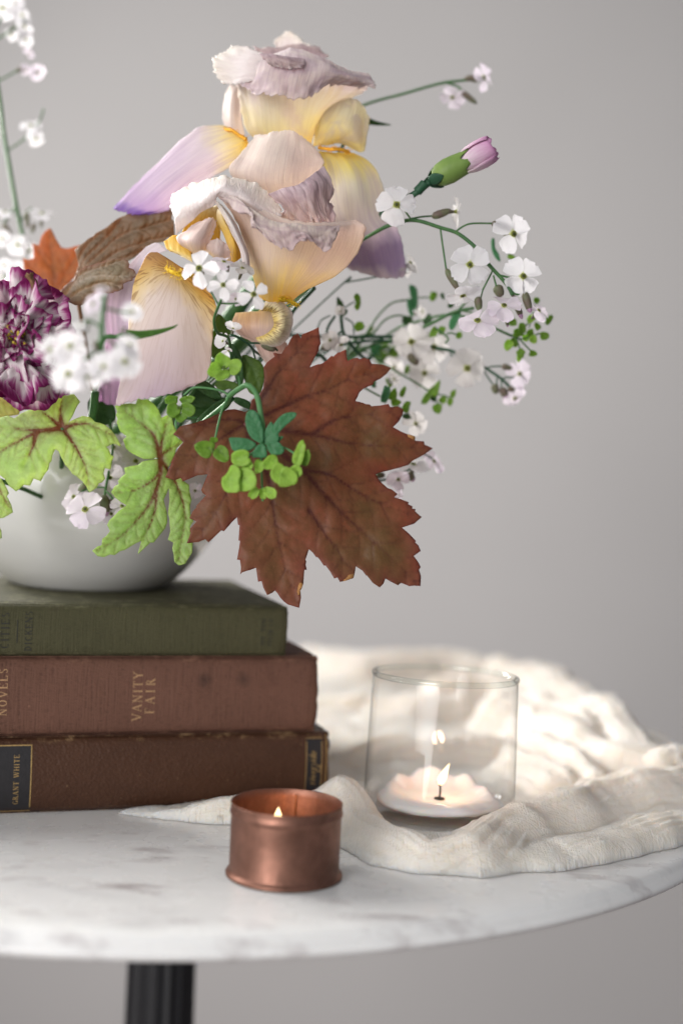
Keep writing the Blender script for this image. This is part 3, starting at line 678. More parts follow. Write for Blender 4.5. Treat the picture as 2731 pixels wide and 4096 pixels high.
leftb = [spine_pt(xr3 + 34, 230), spine_pt(xr3 + 6, 140), spine_pt(xr3 + 1.6, 100), spine_pt(xr3 + 1.4, 12), spine_pt(xr3 + 1.0, -.8), spine_pt(xr3 - 20, -1.3), spine_pt(60, -1.0), spine_pt(43, -1.0)]
poly = np.array(front + circ + leftb)
gx = np.arange(-96, 196, .7); gy = np.arange(462, 945, .7)
X, Y = np.meshgrid(gx, gy)
DP = dist_poly(X, Y, poly)
DF = dist_line(X, Y, [(q[0], q[1], 0, 1) for q in front + circ])[0]
DP = DP + 1.8 * vnoise(X * .07, Y * .07, 31) + .25 * vnoise(X * .4, Y * .4, 32)
# crinkle field follows the run of the cloth: along the front band, then round the candle
ridges = [
 gp([(250, 1866, 1.5, 5), (330, 1851, 5, 7), (420, 1834, 9, 8), (500, 1818, 12, 8), (600, 1816, 12, 8), (690, 1812, 13, 9), (735, 1790, 17, 14), (780, 1780, 19, 17), (815, 1805, 17, 15), (840, 1850, 12, 12), (880, 1895, 11, 11), (980, 1925, 11, 12), (1080, 1918, 11.5, 12), (1160, 1878, 12.5, 13), (1260, 1835, 15, 15), (1360, 1795, 18, 16), (1450, 1770, 20, 17), (1580, 1745, 21, 18), (1700, 1730, 20, 20)]),
 gp([(830, 1982, 4, 8), (950, 1986, 6, 11), (1080, 1980, 7.5, 13), (1220, 1960, 8.5, 14), (1360, 1925, 10, 15), (1470, 1900, 10, 15), (1570, 1865, 10, 15)]),
 gp([(800, 1725, 10, 12), (850, 1705, 13, 12), (940, 1692, 15, 12), (1060, 1690, 15, 12), (1160, 1700, 14, 12), (1230, 1735, 14, 12), (1290, 1775, 14, 12)]),
 gp([(735, 1600, 10, 14), (850, 1590, 14, 14), (980, 1600, 17, 15), (1120, 1590, 20, 17), (1240, 1620, 22, 18), (1340, 1670, 23, 17), (1420, 1710, 22, 16), (1520, 1730, 22, 16)]),
 gp([(720, 1488, 18, 18), (850, 1500, 21, 19), (1000, 1492, 24, 20), (1150, 1497, 26, 20), (1250, 1530, 26, 20), (1330, 1565, 26, 18), (1400, 1620, 26, 17), (1470, 1690, 25, 17), (1560, 1702, 24, 17), (1700, 1720, 24, 17)]),
 gp([(1010, 1560, 20, 10), (1150, 1560, 22, 11), (1260, 1600, 24, 11), (1350, 1650, 24, 10)]),
 gp([(1240, 1690, 18, 10), (1300, 1700, 20, 10), (1370, 1760, 19, 10)]),
]
base = 5.2 + 2.2 * fbm(X * .03, Y * .03, 3, 3)
Z = base.copy(); FL = np.zeros(X.shape); CR = np.zeros(X.shape); best = np.full(X.shape, 1e9)
for k, rg in enumerate(ridges):
    D, Hh, Wd, Sx, Sg = dist_line(X, Y, rg)
    off = 2.4 * vnoise(Sx * .05, X * 0 + k, 40 + k); Ds = D * Sg + off; D = np.abs(Ds)
    q = D / Wd
    prof_ = np.exp(-(q ** 2.4) * 1.05)
    hh = Hh * (1 + .12 * vnoise(Sx * .05, Sx * 0, 60 + k) + .05 * vnoise(Sx * .17, Sx * 0, 70 + k))
    z = base * (1 - prof_) + hh * prof_
    sw = Ds + 3.2 * vnoise(Sx * .03, Ds * .02, 84 + k)              # pleats run along each roll and wander across it
    pl = .95 * vnoise(sw * .15, Sx * .009, 80 + k) + .65 * vnoise(sw * .33, Sx * .016, 90 + k) + .45 * vnoise(sw * .75, Sx * .032, 95 + k)
    z = z + pl * 1.25 * (.45 + .55 * prof_ ** .5)
    fine = vnoise(sw * 1.25, Sx * .09, 120 + k) * .7 + vnoise(sw * 2.1, Sx * .4, 125 + k) * .3
    w_ = np.exp(-q * .9); FL = np.where(q < best, Sx, FL); CR = np.where(q < best, fine, CR); best = np.minimum(best, q)
    t_ = np.clip(.5 + .5 * (z - Z) / 2.5, 0, 1); Z = Z * (1 - t_) + z * t_ + 1.2 * t_ * (1 - t_)
ins2 = smoothstep(1, 9, DP)
Z += .42 * CR * ins2 + .7 * fbm(X * .05, Y * .06, 102, 2) + .06 * vnoise(X * .7, Y * .7, 103)
Z -= 1.0
DF = DF + 1.8 * vnoise(X * .07, Y * .07, 31)
inside = np.sqrt(np.clip(1 - (1 - np.clip(DF / 15.0, 0, 1)) ** 2.4, 0, 1))
Z = Z * inside + .25
# the cloth dips where the tumbler stands
rg_ = np.hypot(X - GC[0], Y - GC[1] + 0)
dip = smoothstep(33.5, 29.8, rg_)
Z = Z * (1 - dip) + np.minimum(Z, 3.4) * dip
# never higher than it may be beside the books and cup
dt = np.hypot(X - TCX[0], Y - TCX[1]); Z = np.where(dt < TRAD + 2.5, .3, Z); keep_t = dt > TRAD + 1.0
idx = -np.ones(X.shape, np.int64); ok = (DP > -.7) & keep_t
cells = ok[:-1, :-1] & ok[1:, :-1] & ok[:-1, 1:] & ok[1:, 1:]
used = np.zeros(X.shape, bool); used[:-1, :-1] |= cells; used[1:, :-1] |= cells; used[:-1, 1:] |= cells; used[1:, 1:] |= cells
idx[used] = np.arange(used.sum())
f = np.stack([idx[:-1, :-1][cells], idx[:-1, 1:][cells], idx[1:, 1:][cells], idx[1:, :-1][cells]], -1)
v = np.stack([X[used], Y[used], Z[used]], -1)
gdy, gdx = np.gradient(DP, .7); gl_ = np.hypot(gdx, gdy) + 1e-6; nc = np.zeros(X.shape, int); ci = cells.astype(int); nc[:-1, :-1] += ci; nc[1:, :-1] += ci; nc[:-1, 1:] += ci; nc[1:, 1:] += ci; eb = (nc[used] < 4) & (np.abs(DP[used]) < 2.0)
v[eb, 0] -= (DP * gdx / gl_)[used][eb]; v[eb, 1] -= (DP * gdy / gl_)[used][eb]; v[eb, 2] = .22
# sideways crumple so that rolls overhang a little
v[:, 0] += .7 * vnoise(v[:, 0] * .1, v[:, 2] * .15 + v[:, 1] * .08, 111); v[:, 1] += .7 * vnoise(v[:, 0] * .1, v[:, 2] * .15 + v[:, 1] * .08, 112)
nb = len(v); uvc = np.stack([v[:, 0] * .001 + FL[used] * .0002, v[:, 1] * .001], -1)
vb = v.copy(); vb[:, 2] = .12; v = np.vstack([v, vb]); f = np.vstack([f, f[:, ::-1] + nb]); uvc = np.vstack([uvc, uvc])      # the underside lies on the marble
cloth = thing('cheesecloth', 'crumpled cream cheesecloth runner heaped round the glass tumbler', 'cloth', (60, 600, 0))
part('cloth_sheet', v, f, clothmat(), cloth, uv=uvc)
rnd = random.Random(5); mb = MB(); fm = simple('loose_thread', (.80, .76, .69), .9, .1, 300)
ed = np.argwhere((DP > 1.0) & (DP < 4.5) & used)
for k in range(130):
    i, j = ed[rnd.randrange(len(ed))]; p0 = np.array([X[i, j], Y[i, j], Z[i, j]]); d = np.array([rnd.gauss(0, 1), rnd.gauss(0, 1), abs(rnd.gauss(0, .8))]); d /= np.linalg.norm(d) + .01; L = rnd.uniform(1.0, 5.0) ** 1.0 * rnd.random()
    if np.hypot(*(p0[:2] - TCX[:2])) < TRAD + 5: continue
    p1 = p0 + d * L * .5 + [0, 0, .6]; p2 = p0 + d * L + np.array([rnd.gauss(0, .6), rnd.gauss(0, .6), rnd.gauss(0, .4)])
    p2[2] = max(p2[2], .3); mb.tube(catmull(np.array([p0, p1, p2]), 5), .07, 4)
mb.part('loose_threads', fm, cloth, kind='stuff')
# ------------------------------------------------------------------ petals and leaves
def petal(name, rows, mt, parent, zoom, d0, nu=46, nv=46, ruf=1.2, rag=.55, tipw=.22, seed=0, freq=7, flip=False, sides=1.0, solid=.22, crinkle=.18, label=None, zs=1.0):
    """rows: base to tip, each a list of (x, y, depth offset mm) control points in zoom pixels"""
    C = np.array([[zoom(p[0], p[1]) + (d0 + zs * (p[2] if len(p) > 2 else 0),) for p in r] for r in rows], float)
    S = catmull(C, nv); S = catmull(S.transpose(1, 0, 2), nu).transpose(1, 0, 2)
    W3 = P(S[..., 0], S[..., 1], S[..., 2])
    v, u = np.meshgrid(np.linspace(0, 1, nv), np.linspace(0, 1, nu), indexing='ij')
    et = smoothstep(1 - tipw, 1, v); es = np.maximum(smoothstep(.16, 0, u), smoothstep(.84, 1, u)) * smoothstep(.12, .45, v) * sides
    e = np.maximum(et, es)
    view = (CAMP - W3); view /= np.linalg.norm(view, axis=-1)[..., None]
    du = np.gradient(W3, axis=1); dv = np.gradient(W3, axis=0); nn = np.cross(du, dv); nn /= np.linalg.norm(nn, axis=-1)[..., None] + 1e-9
    arc = u * freq + .0
    wu = u + .06 * vnoise(u * 4, v * 3, seed + 21)
    w = np.sin(arc * 2 * np.pi / 1.9 + 4.5 * vnoise(u * freq * .5, v * 2.5, seed)) * .28 + vnoise(wu * freq * .8, v * 1.6, seed + 2) * .85 + vnoise(wu * freq * 1.8, v * freq * .6, seed + 3) * .6 + vnoise(u * freq * 5.5, v * 7, seed + 4) * .28
    W3 = W3 + nn * (w * e * ruf)[..., None]
    W3 = W3 + nn * (crinkle * (vnoise(u * 9, v * 2.2, seed + 5) + .5 * vnoise(u * 22, v * 4, seed + 6)))[..., None]
    # ragged margin in the plane of the petal
    out_v = dv / (np.linalg.norm(dv, axis=-1)[..., None] + 1e-9); out_u = du / (np.linalg.norm(du, axis=-1)[..., None] + 1e-9)
    rg1 = vnoise(u * 26, v * 0 + seed, seed + 7) * .7 + vnoise(u * 60, v * 0, seed + 8) * .6
    W3 = W3 + out_v * (rg1 * rag * smoothstep(.93, 1, v))[..., None]
    rg2 = vnoise(v * 22, v * 0 + seed, seed + 9) * .7 + vnoise(v * 50, v * 0, seed + 10) * .35
    W3 = W3 + out_u * (rg2 * rag * .8 * (smoothstep(.95, 1, u) + smoothstep(.05, 0, u)) * smoothstep(.15, .4, v) * sides)[..., None]
    return part(name, W3.reshape(-1, 3), gridfaces(nv, nu), mt, parent, uv=np.stack([u.ravel(), v.ravel()], -1), solid=solid, label=label)
def polyd(x, y, L):
    d = np.full(x.shape, 1e9); s = np.zeros(x.shape)
    n = len(L)
    for i in range(n - 1):
        a = np.array(L[i]); b = np.array(L[i + 1]); e = b - a; L2 = e @ e + 1e-9
        t = np.clip(((x - a[0]) * e[0] + (y - a[1]) * e[1]) / L2, 0, 1); q = np.hypot(x - a[0] - t * e[0], y - a[1] - t * e[1])
        m_ = q < d; d[m_] = q[m_]; s[m_] = (i + t[m_]) / (n - 1)
    return d, s
def leaf(name, outline, veins, mt, parent, dfun, step=9.0, vw=7.0, relief=.5, quilt=.45, und=.6, seed=0, side=True, solid=.25, label=None, teeth=0.0, sidestep=60, sidelen=150, edge_px=26):
    """outline and veins in photograph pixels; dfun(x, y) gives the depth of the blade in mm"""
    o = np.array(outline, float)
    seg = []
    for i in range(len(o)):
        a, b = o[i], o[(i + 1) % len(o)]; k = max(1, int(np.hypot(*(b - a)) / (step * .8)))
        for j in range(k):
            p = a + (b - a) * j / k
            if teeth and j: n = np.array([-(b - a)[1], (b - a)[0]]) / np.hypot(*(b - a)); p = p + n * teeth * vnoise(np.array([p[0] * .11]), np.array([p[1] * .11]), seed)[0]
            seg.append(p)
    seg = np.array(seg); nb = len(seg)
    X, Y = np.meshgrid(np.arange(o[:, 0].min(), o[:, 0].max(), step), np.arange(o[:, 1].min(), o[:, 1].max(), step))
    X[::2] += step * .5
    rng = np.random.default_rng(seed); X = X + rng.uniform(-.25, .25, X.shape) * step; Y = Y + rng.uniform(-.25, .25, X.shape) * step
    ds = dist_poly(X, Y, seg); k = ds > step * .55
    pts = np.vstack([seg, np.stack([X[k], Y[k]], -1)])
    vs = [Vector((float(a), float(b))) for a, b in pts]
    r = delaunay_2d_cdt(vs, [], [list(range(nb))], 1, 1e-4)
    co = np.array([[a.x, a.y] for a in r[0]]); faces = [list(q) for q in r[2]]
    x, y = co[:, 0], co[:, 1]
    edge = np.abs(dist_poly(x, y, seg)); edge[edge < 1e-3] = 0
    VD = np.full(x.shape, 1e9); VA = np.zeros(x.shape); FA = np.zeros(x.shape); FD = np.full(x.shape, 1e9)
    for L in veins:
        w = L[0] if isinstance(L[0], (int, float)) else vw; L = [q for q in L if not isinstance(q, (int, float))]
        c = catmull(np.array(L, float), max(12, len(L) * 6))
        d, s = polyd(x, y, c); wl = w * (1.0 - .72 * s)
        VA = np.maximum(VA, (np.exp(-(d / wl) ** 2) + .6 * np.exp(-(d / (wl * 2.8)) ** 2) * (1 - s)) * (1 - .62 * s)); VD = np.minimum(VD, d)
        if side:
            arc = np.concatenate([[0], np.cumsum(np.hypot(*np.diff(c, axis=0).T))]); tot = arc[-1]
            q = sidestep * .8; sg = 1
            while q < tot - 10:
                i = min(np.searchsorted(arc, q), len(c) - 2); t = c[i + 1] - c[i]; t = t / (np.hypot(*t) + 1e-9)
                for sgn in (1, -1):
                    n = np.array([-t[1], t[0]]) * sgn; ln = sidelen * (1 - .55 * q / tot); p = c[i] + t * rng.uniform(-8, 8); cur = [p]
                    for h in range(5): p = p + (t * (.75 - .02 * h) + n * (.62 + .05 * h)) * ln / 5; cur.append(p)
                    d2, s2 = polyd(x, y, np.array(cur)); FD = np.minimum(FD, d2); FA = np.maximum(FA, np.exp(-(d2 / 4.0) ** 2) * (1 - .6 * s2))
                q += sidestep * rng.uniform(.8, 1.2)
    FA = np.clip(FA, 0, 1)
    d = dfun(x, y)
    AD = np.minimum(VD, FD * 1.15 + 2)
    d = d + relief * np.exp(-(VD / 10) ** 2) - quilt * (1 - np.exp(-(AD / 22) ** 2)) * smoothstep(0, 30, edge)
    d = d + und * fbm(x * .009, y * .009, seed + 11, 2) + .12 * vnoise(x * .07, y * .07, seed + 12)
    w = P(x, y, d)
    return part(name, w, faces, mt, parent, attrs={'vein': np.clip(VA, 0, 1), 'fine': FA, 'edge': np.exp(-edge / edge_px)}, solid=solid, label=label)
def plane(cx, cy, d0, ax=0.0, ay=0.0, bx=0.0, by=0.0):
    """depth rising ax mm per 100 px to the right and ay per 100 px downwards, plus bends"""
    return lambda x, y: d0 + ax * (x - cx) / 100 + ay * (y - cy) / 100 + bx * ((x - cx) / 100) ** 2 + by * ((y - cy) / 100) ** 2
def simpleleaf(name, pts, mt, parent, dfun, mid, **k):
    k.setdefault('step', 8); k.setdefault('vw', 5)
    return leaf(name, smoothout(pts), [mid], mt, parent, dfun, sidestep=k.pop('sidestep', 34), sidelen=k.pop('sidelen', 70), **k)
def smoothout(pts, m=4):
    p = np.array(pts, float); q = np.vstack([p[-1], p, p[0], p[1]]); n = len(p); out = []
    for i in range(n):
        a, b, c, d = q[i], q[i + 1], q[i + 2], q[i + 3]
        for t in np.linspace(0, 1, m, endpoint=False): out.append(.5 * (2 * b + (c - a) * t + (2 * a - 5 * b + 4 * c - d) * t * t + (3 * b - a - 3 * c + d) * t ** 3))
    return np.array(out)
def curve3(pts, n=None):
    """pts (x, y, depth) in photograph pixels to a smooth world polyline"""
    c = np.array(pts, float); c = catmull(c, n or max(6, len(c) * 7)); return P(c[:, 0], c[:, 1], c[:, 2])
BOWLIN = lambda i=0: (BC + np.array([12 * math.cos(i * 2.4), -8 + 10 * math.sin(i * 2.4), 22]))
def tobowl(p, i=0, sag=10):
    """a stem's hidden run from p (world) down into the bowl's water"""
    q = BOWLIN(i); m_ = p * .45 + q * .55; m_ = m_ + np.array([0, 0, sag]); return np.array([p, m_ * .6 + p * .4, m_ * .7 + q * .3, q])

stemg = plantmat('green_stem', (.085, .20, .062), (.045, .125, .048), (.16, .34, .08), .2, .45, 300)
stemd = plantmat('dark_green_stem', (.030, .105, .052), (.020, .07, .036), (.06, .18, .06), .15, .45, 300)
leafdk = leafmat('dark_green_leaf', (.030, .085, .026), (.055, .125, .030), (.06, .14, .05), (.05, .12, .03), .3, None, .5, .3, .45, .3, .3)

# ------------------------------------------------------------------ irises
ib = [(0, (.86, .62, .10)), (.16, (.88, .74, .30)), (.36, (.86, .78, .60)), (.62, (.82, .74, .71)), (1, (.80, .71, .72))]
M_std = petalmat('iris_standard_cream', [(0, (.86, .66, .12)), (.22, (.88, .79, .47)), (.48, (.87, .81, .67)), (.75, (.84, .77, .75)), (1, (.78, .69, .72))], (.74, .63, .42), .32, 60, (.66, .52, .58), .35, .55, 1)
M_pale = petalmat('iris_pale_mauve', [(0, (.84, .74, .64)), (.4, (.84, .75, .69)), (1, (.86, .79, .73))], (.64, .52, .50), .32, 66, (.74, .62, .60), .35, .5, 2)
M_white = petalmat('iris_white_ruffle', [(0, (.85, .78, .76)), (.5, (.90, .85, .84)), (1, (.92, .88, .82))], (.80, .68, .70), .25, 44, None, 0, .40, 3, crepe=.5)
M_mauve = petalmat('iris_mauve_ruffle', [(0, (.70, .58, .62)), (.4, (.62, .48, .47)), (1, (.76, .67, .64))], (.42, .28, .31), .5, 44, (.46, .33, .37), .55, .35, 4)
M_yel = petalmat('iris_yellow_standard', [(0, (.84, .64, .14)), (.3, (.84, .74, .38)), (.65, (.79, .73, .54)), (1, (.84, .80, .62))], (.66, .55, .34), .35, 36, (.60, .52, .52), .55, .42, 5)
M_lav = petalmat('iris_lavender_fall', [(0, (.88, .62, .06)), (.10, (.88, .74, .26)), (.28, (.88, .80, .60)), (.42, (.82, .74, .76)), (.75, (.78, .66, .78)), (.92, (.68, .52, .74)), (.97, (.34, .20, .56)), (1, (.30, .16, .50))], (.52, .40, .55), .42, 66, None, 0, .52, 6)
M_pale_fall = petalmat('iris_pale_fall', [(0, (.86, .66, .10)), (.16, (.86, .76, .30)), (.34, (.83, .78, .64)), (.60, (.80, .73, .72)), (.70, (.72, .62, .68)), (.82, (.40, .30, .44)), (.93, (.36, .27, .41)), (1, (.60, .52, .55))], (.55, .44, .52), .35, 44, None, 0, .42, 7)
M_front = petalmat('iris_front_fall', [(0, (.74, .44, .10)), (.08, (.78, .56, .18)), (.20, (.80, .65, .40)), (.34, (.76, .66, .60)), (.75, (.72, .60, .62)), (1, (.60, .46, .55))], (.34, .16, .05), .85, 44, None, 0, .40, 8, contrast=(.52, .60), vramp=[(0, 1.0), (.12, .85), (.26, .28), (.5, .10), (1, .12)], pull=.30, crepe=.05, ochre=(.40, .21, .075), polar=(.60, .05, 24.0))
M_shade = petalmat('iris_rosy_cream_standard', [(0, (.84, .58, .06)), (.16, (.84, .66, .26)), (.40, (.80, .67, .52)), (.8, (.80, .68, .62)), (1, (.84, .75, .68))], (.64, .49, .42), .28, 60, (.72, .56, .54), .3, .42, 9)
M_inner = petalmat('iris_inner_mauve', [(0, (.80, .62, .36)), (.3, (.74, .60, .55)), (1, (.78, .66, .62))], (.50, .36, .34), .3, 34, None, 0, .40, 10)
M_bright = petalmat('iris_pink_fall', [(0, (.86, .80, .82)), (.4, (.88, .78, .88)), (.75, (.84, .70, .84)), (1, (.62, .38, .60))], (.70, .56, .72), .3, 40, None, 0, .5, 11)
M_under = petalmat('iris_curled_fall', [(0, (.80, .62, .16)), (.3, (.84, .72, .34)), (.7, (.84, .78, .60)), (1, (.86, .80, .78))], (.26, .12, .04), .8, 46, None, 0, .4, 12, contrast=(.48, .58), vramp=[(0, .9), (.4, .9), (.7, .3), (1, .1)])
M_cavity = petalmat('iris_yellow_throat', [(0, (.82, .50, .05)), (.5, (.84, .62, .16)), (1, (.86, .78, .56))], (.6, .38, .08), .3, 30, None, 0, .4, 13)
M_beard = simple('iris_beard', (.86, .58, .03), .8, .15, 900)
M_beardo = simple('iris_beard_orange', (.80, .38, .02), .8, .15, 900)
def beard(parent, path, n, ln, mt, spread=1.6, seed=1):
    """a caterpillar of short fleshy hairs along a path of (x, y, depth)"""
    c = curve3(path, 40); rn = random.Random(seed); mb = MB()
    mb.tube(c, .7, 6)
    for k in range(n):
        p = c[rn.randrange(len(c))] + np.array([rn.gauss(0, spread * .4), rn.gauss(0, spread * .3), rn.gauss(0, spread * .4)])
        d = -FWD * rn.uniform(.1, 1.0) + IRT * rn.gauss(0, .7) + IUP * rn.gauss(.0, .7); d /= np.linalg.norm(d)
        L = ln * rn.uniform(.5, 1.1)
        mb.tube([p, p + d * L * .6, p + d * L + IRT * rn.gauss(0, .25)], [.11, .09, .10], 5)
    mb.part('beard', mt, parent)

dU, dL = 567, 540
iu = thing('iris', 'tall cream and yellow iris topping the bouquet, its lavender fall spreading left', 'iris', BOWLIN(0), 'bearded irises')
petal('standard', [[(640, 250, 16), (720, 240, 18), (800, 240, 18), (900, 250, 16), (1030, 255, 12)], [(600, 180, 16), (680, 150, 18), (780, 170, 18), (880, 180, 15), (1000, 230, 11)], [(590, 120, 17), (700, 55, 18), (815, 120, 17), (890, 165, 15), (960, 205, 12)]], M_white, iu, A1, dU, 50, 24, 1.2, .9, seed=1, label='pale back standard with a ragged tip')
petal('standard', [[(470, 260, 4), (600, 250, 3), (700, 250, 4), (860, 240, 6), (1000, 260, 8)], [(450, 205, 6), (560, 200, 5), (690, 190, 6), (880, 185, 8), (1020, 245, 9)], [(420, 180, 8), (520, 168, 7), (640, 172, 8), (900, 162, 9), (990, 225, 10)]], M_mauve, iu, A1, dU, 50, 20, 1.0, .8, seed=2, label='mauve ruffle along the top edge')
petal('standard', [[(215, 880, 13), (290, 885, 11), (360, 880, 11)], [(188, 730, 13), (250, 725, 8), (330, 725, 10)], [(203, 580, 13), (255, 565, 8), (320, 580, 10)], [(235, 478, 13), (275, 480, 11), (330, 490, 11)]], M_pale, iu, A1, dU, 22, 34, .6, .4, seed=3)
petal('standard', [[(900, 970, 6), (960, 960, 3), (1030, 955, 3), (1110, 930, 5)], [(935, 800, 3), (1060, 800, -3), (1190, 850, -5), (1300, 1015, 2)], [(1000, 690, 2), (1120, 680, -3), (1245, 730, -3), (1338, 860, 4)], [(1060, 600, 4), (1160, 580, 2), (1270, 600, 2), (1358, 740, 6)]], M_yel, iu, A1, dU, 46, 44, .8, .5, seed=4, label='yellow right standard')
petal('standard', [[(600, 1030, 6), (660, 1035, 3), (720, 1035, 2), (790, 1030, 3), (870, 1010, 6)], [(390, 860, 4), (540, 860, -3), (720, 865, -7), (850, 860, -3), (940, 800, 5)],
  [(335, 700, 4), (520, 700, -6), (720, 700, -10), (900, 690, -6), (1060, 660, 4)], [(300, 560, 3), (500, 540, -8), (720, 530, -11), (960, 540, -8), (1250, 560, 3)],
  [(270, 460, 1), (480, 420, -10), (720, 410, -13), (980, 430, -10), (1330, 500, 2)], [(250, 360, 0), (500, 300, -11), (740, 240, -13), (1000, 300, -11), (1385, 440, 2)]], M_std, iu, A1, dU, 90, 80, 1.5, .8, .1, seed=5, freq=9, zs=.8, label='large cream front standard')
petal('standard', [[(420, 260, -8), (590, 225, -11), (760, 185, -12), (960, 240, -11), (1150, 340, -8), (1350, 380, -1)], [(400, 330, -13), (560, 300, -17), (760, 290, -18), (960, 320, -17), (1150, 380, -13), (1385, 440, -3)], [(350, 420, -13), (520, 430, -19), (720, 430, -20), (930, 430, -18), (1130, 420, -13), (1390, 500, -4)], [(300, 485, -12), (480, 550, -19), (690, 575, -21), (890, 570, -18), (1060, 485, -12), (1290, 520, -4)]],
  petalmat('iris_top_flap', [(0, (.88, .83, .80)), (.3, (.80, .71, .71)), (.62, (.77, .67, .64)), (.9, (.72, .61, .61)), (1, (.80, .71, .66))], (.56, .43, .48), .42, 56, (.54, .41, .52), .45, .4, 14), iu, A1, dU, 90, 50, 1.7, 1.2, .4, crinkle=.45, freq=8, seed=6, label='ruffled flap folded over the flower top')
petal('standard', [[(560, 265, -13), (520, 320, -15), (490, 390, -16), (430, 440, -15)], [(470, 195, -10), (390, 290, -13), (380, 370, -14), (350, 460, -13)], [(370, 165, -7), (260, 290, -9), (265, 380, -10), (260, 470, -10)], [(250, 150, -4), (120, 240, -5), (115, 350, -6), (185, 462, -7)]], M_white, iu, A1, dU, 36, 40, 1.2, 1.0, .35, seed=7, label='pinkish white left wing')
petal('standard', [[(470, 225, -20), (600, 235, -21), (720, 250, -21), (840, 270, -19)], [(510, 270, -22), (620, 270, -23), (720, 290, -23), (830, 310, -20)], [(560, 320, -21), (650, 340, -22), (740, 345, -22), (830, 335, -20)]], M_mauve, iu, A1, dU, 40, 22, .8, .6, .4, seed=8, label='dark mauve crease')
petal('fall', [[(1080, 150, 0), (1100, 170, -4), (1130, 195, -5), (1150, 225, -3)], [(960, 85, 2), (1010, 150, -6), (1060, 235, -9), (1100, 350, -4)], [(860, 83, 4), (900, 180, -6), (940, 290, -10), (960, 440, -4)], [(740, 103, 6), (770, 240, -5), (800, 370, -9), (820, 520, -2)], [(600, 205, 8), (640, 340, -3), (650, 460, -7), (680, 600, 0)], [(400, 398, 10), (430, 500, 1), (480, 600, -3), (570, 710, 3)], [(230, 556, 11), (280, 640, 5), (360, 710, 2), (480, 770, 5)], [(60, 738, 12), (120, 765, 8), (210, 790, 6), (340, 800, 8)]], M_lav, iu, A2, dU - 4, 50, 70, .5, .7, .1, seed=9, zs=.45, crinkle=.1, label='lavender fall arching to the left')
petal('fall', [[(900, 1000, 2), (1000, 1010, -3), (1110, 1020, -4), (1230, 1020, 0)], [(930, 1080, 2), (1050, 1100, -5), (1190, 1110, -7), (1345, 1085, 1)], [(940, 1250, 2), (1080, 1250, -7), (1250, 1240, -9), (1432, 1205, 1)], [(940, 1420, 3), (1100, 1430, -6), (1280, 1420, -8), (1478, 1350, 2)], [(960, 1560, 4), (1130, 1570, -4), (1310, 1570, -5), (1525, 1500, 3)], [(1060, 1700, 8), (1220, 1700, 1), (1390, 1690, -1), (1580, 1640, 4)], [(1080, 1830, 12), (1260, 1850, 6), (1430, 1840, 3), (1625, 1810, 5)], [(1130, 1920, 14), (1310, 1990, 9), (1480, 2030, 7), (1648, 2010, 8)]], M_pale_fall, iu, A1, dU, 54, 70, .7, .7, .12, seed=10, label='pale right fall with a purple tip')
beard(iu, [A1(180, 832) + (dU - 3,), A1(255, 840) + (dU - 8,), A1(315, 880) + (dU - 10,), A1(370, 912) + (dU - 12,)], 60, 1.2, M_beardo, 1.0, 3)
beard(iu, [A1(950, 980) + (dU - 4,), A1(1040, 992) + (dU - 9,), A1(1110, 992) + (dU - 9,), A1(1190, 1012) + (dU - 6,)], 90, 1.4, M_beardo, 1.2, 4)
mb = MB(); p0 = P(*A1(730, 1010), dU + 6); mb.tube(catmull(np.array([p0, P(*A1(740, 1250), dU + 14), P(*A1(700, 1700), dU + 25), BOWLIN(0) + [0, 0, 30], BOWLIN(0)]), 30), 3.2, 10); mb.part('stem', stemg, iu)

il = thing('iris', 'front iris with ruffled rosy crown and broad lilac fall above the bowl', 'iris', BOWLIN(1), 'bearded irises')
petal('standard', [[(420, 1370, 10), (560, 1400, 6), (720, 1390, 5), (870, 1340, 7)], [(238, 1175, 6), (480, 1240, -1), (700, 1230, -2), (965, 1170, 4)], [(315, 1060, 6), (500, 1080, -3), (720, 1080, -4), (992, 1085, 4)], [(395, 950, 8), (540, 955, -1), (740, 955, -2), (945, 1005, 5)], [(440, 872, 9), (590, 852, 1), (740, 846, 0), (872, 935, 6)]], M_pale, il, A1, dL + 6, 60, 54, .6, .6, .12, seed=11, label='upright back standard')
petal('standard', [[(540, 350, -4), (680, 300, -9), (790, 265, -10), (900, 185, -6), (990, 125, -2)], [(600, 400, -4), (720, 370, -10), (840, 330, -11), (950, 260, -8), (1055, 255, -2)], [(660, 475, -4), (760, 445, -9), (860, 425, -11), (960, 380, -8), (1020, 370, -2)], [(640, 530, 0), (820, 570, -5), (910, 560, -7), (990, 520, -5), (1015, 450, -1)], [(700, 580, 2), (850, 605, -2), (950, 600, -4), (1030, 590, -2), (1060, 590, 0)]], M_mauve, il, A3, dL, 80, 70, 2.6, 1.4, .8, seed=12, freq=9, crinkle=.6, label='folded mauve ruffle')
petal('standard', [[(600, 1010, 8), (700, 1030, 10), (800, 1030, 11), (920, 1010, 8)], [(640, 880, 5), (740, 860, 9), (820, 860, 9), (920, 860, 5)], [(740, 745, -4), (790, 735, 1), (840, 730, 1), (900, 720, -4)]], M_cavity, il, A2, dL, 26, 26, .4, .3, seed=13)
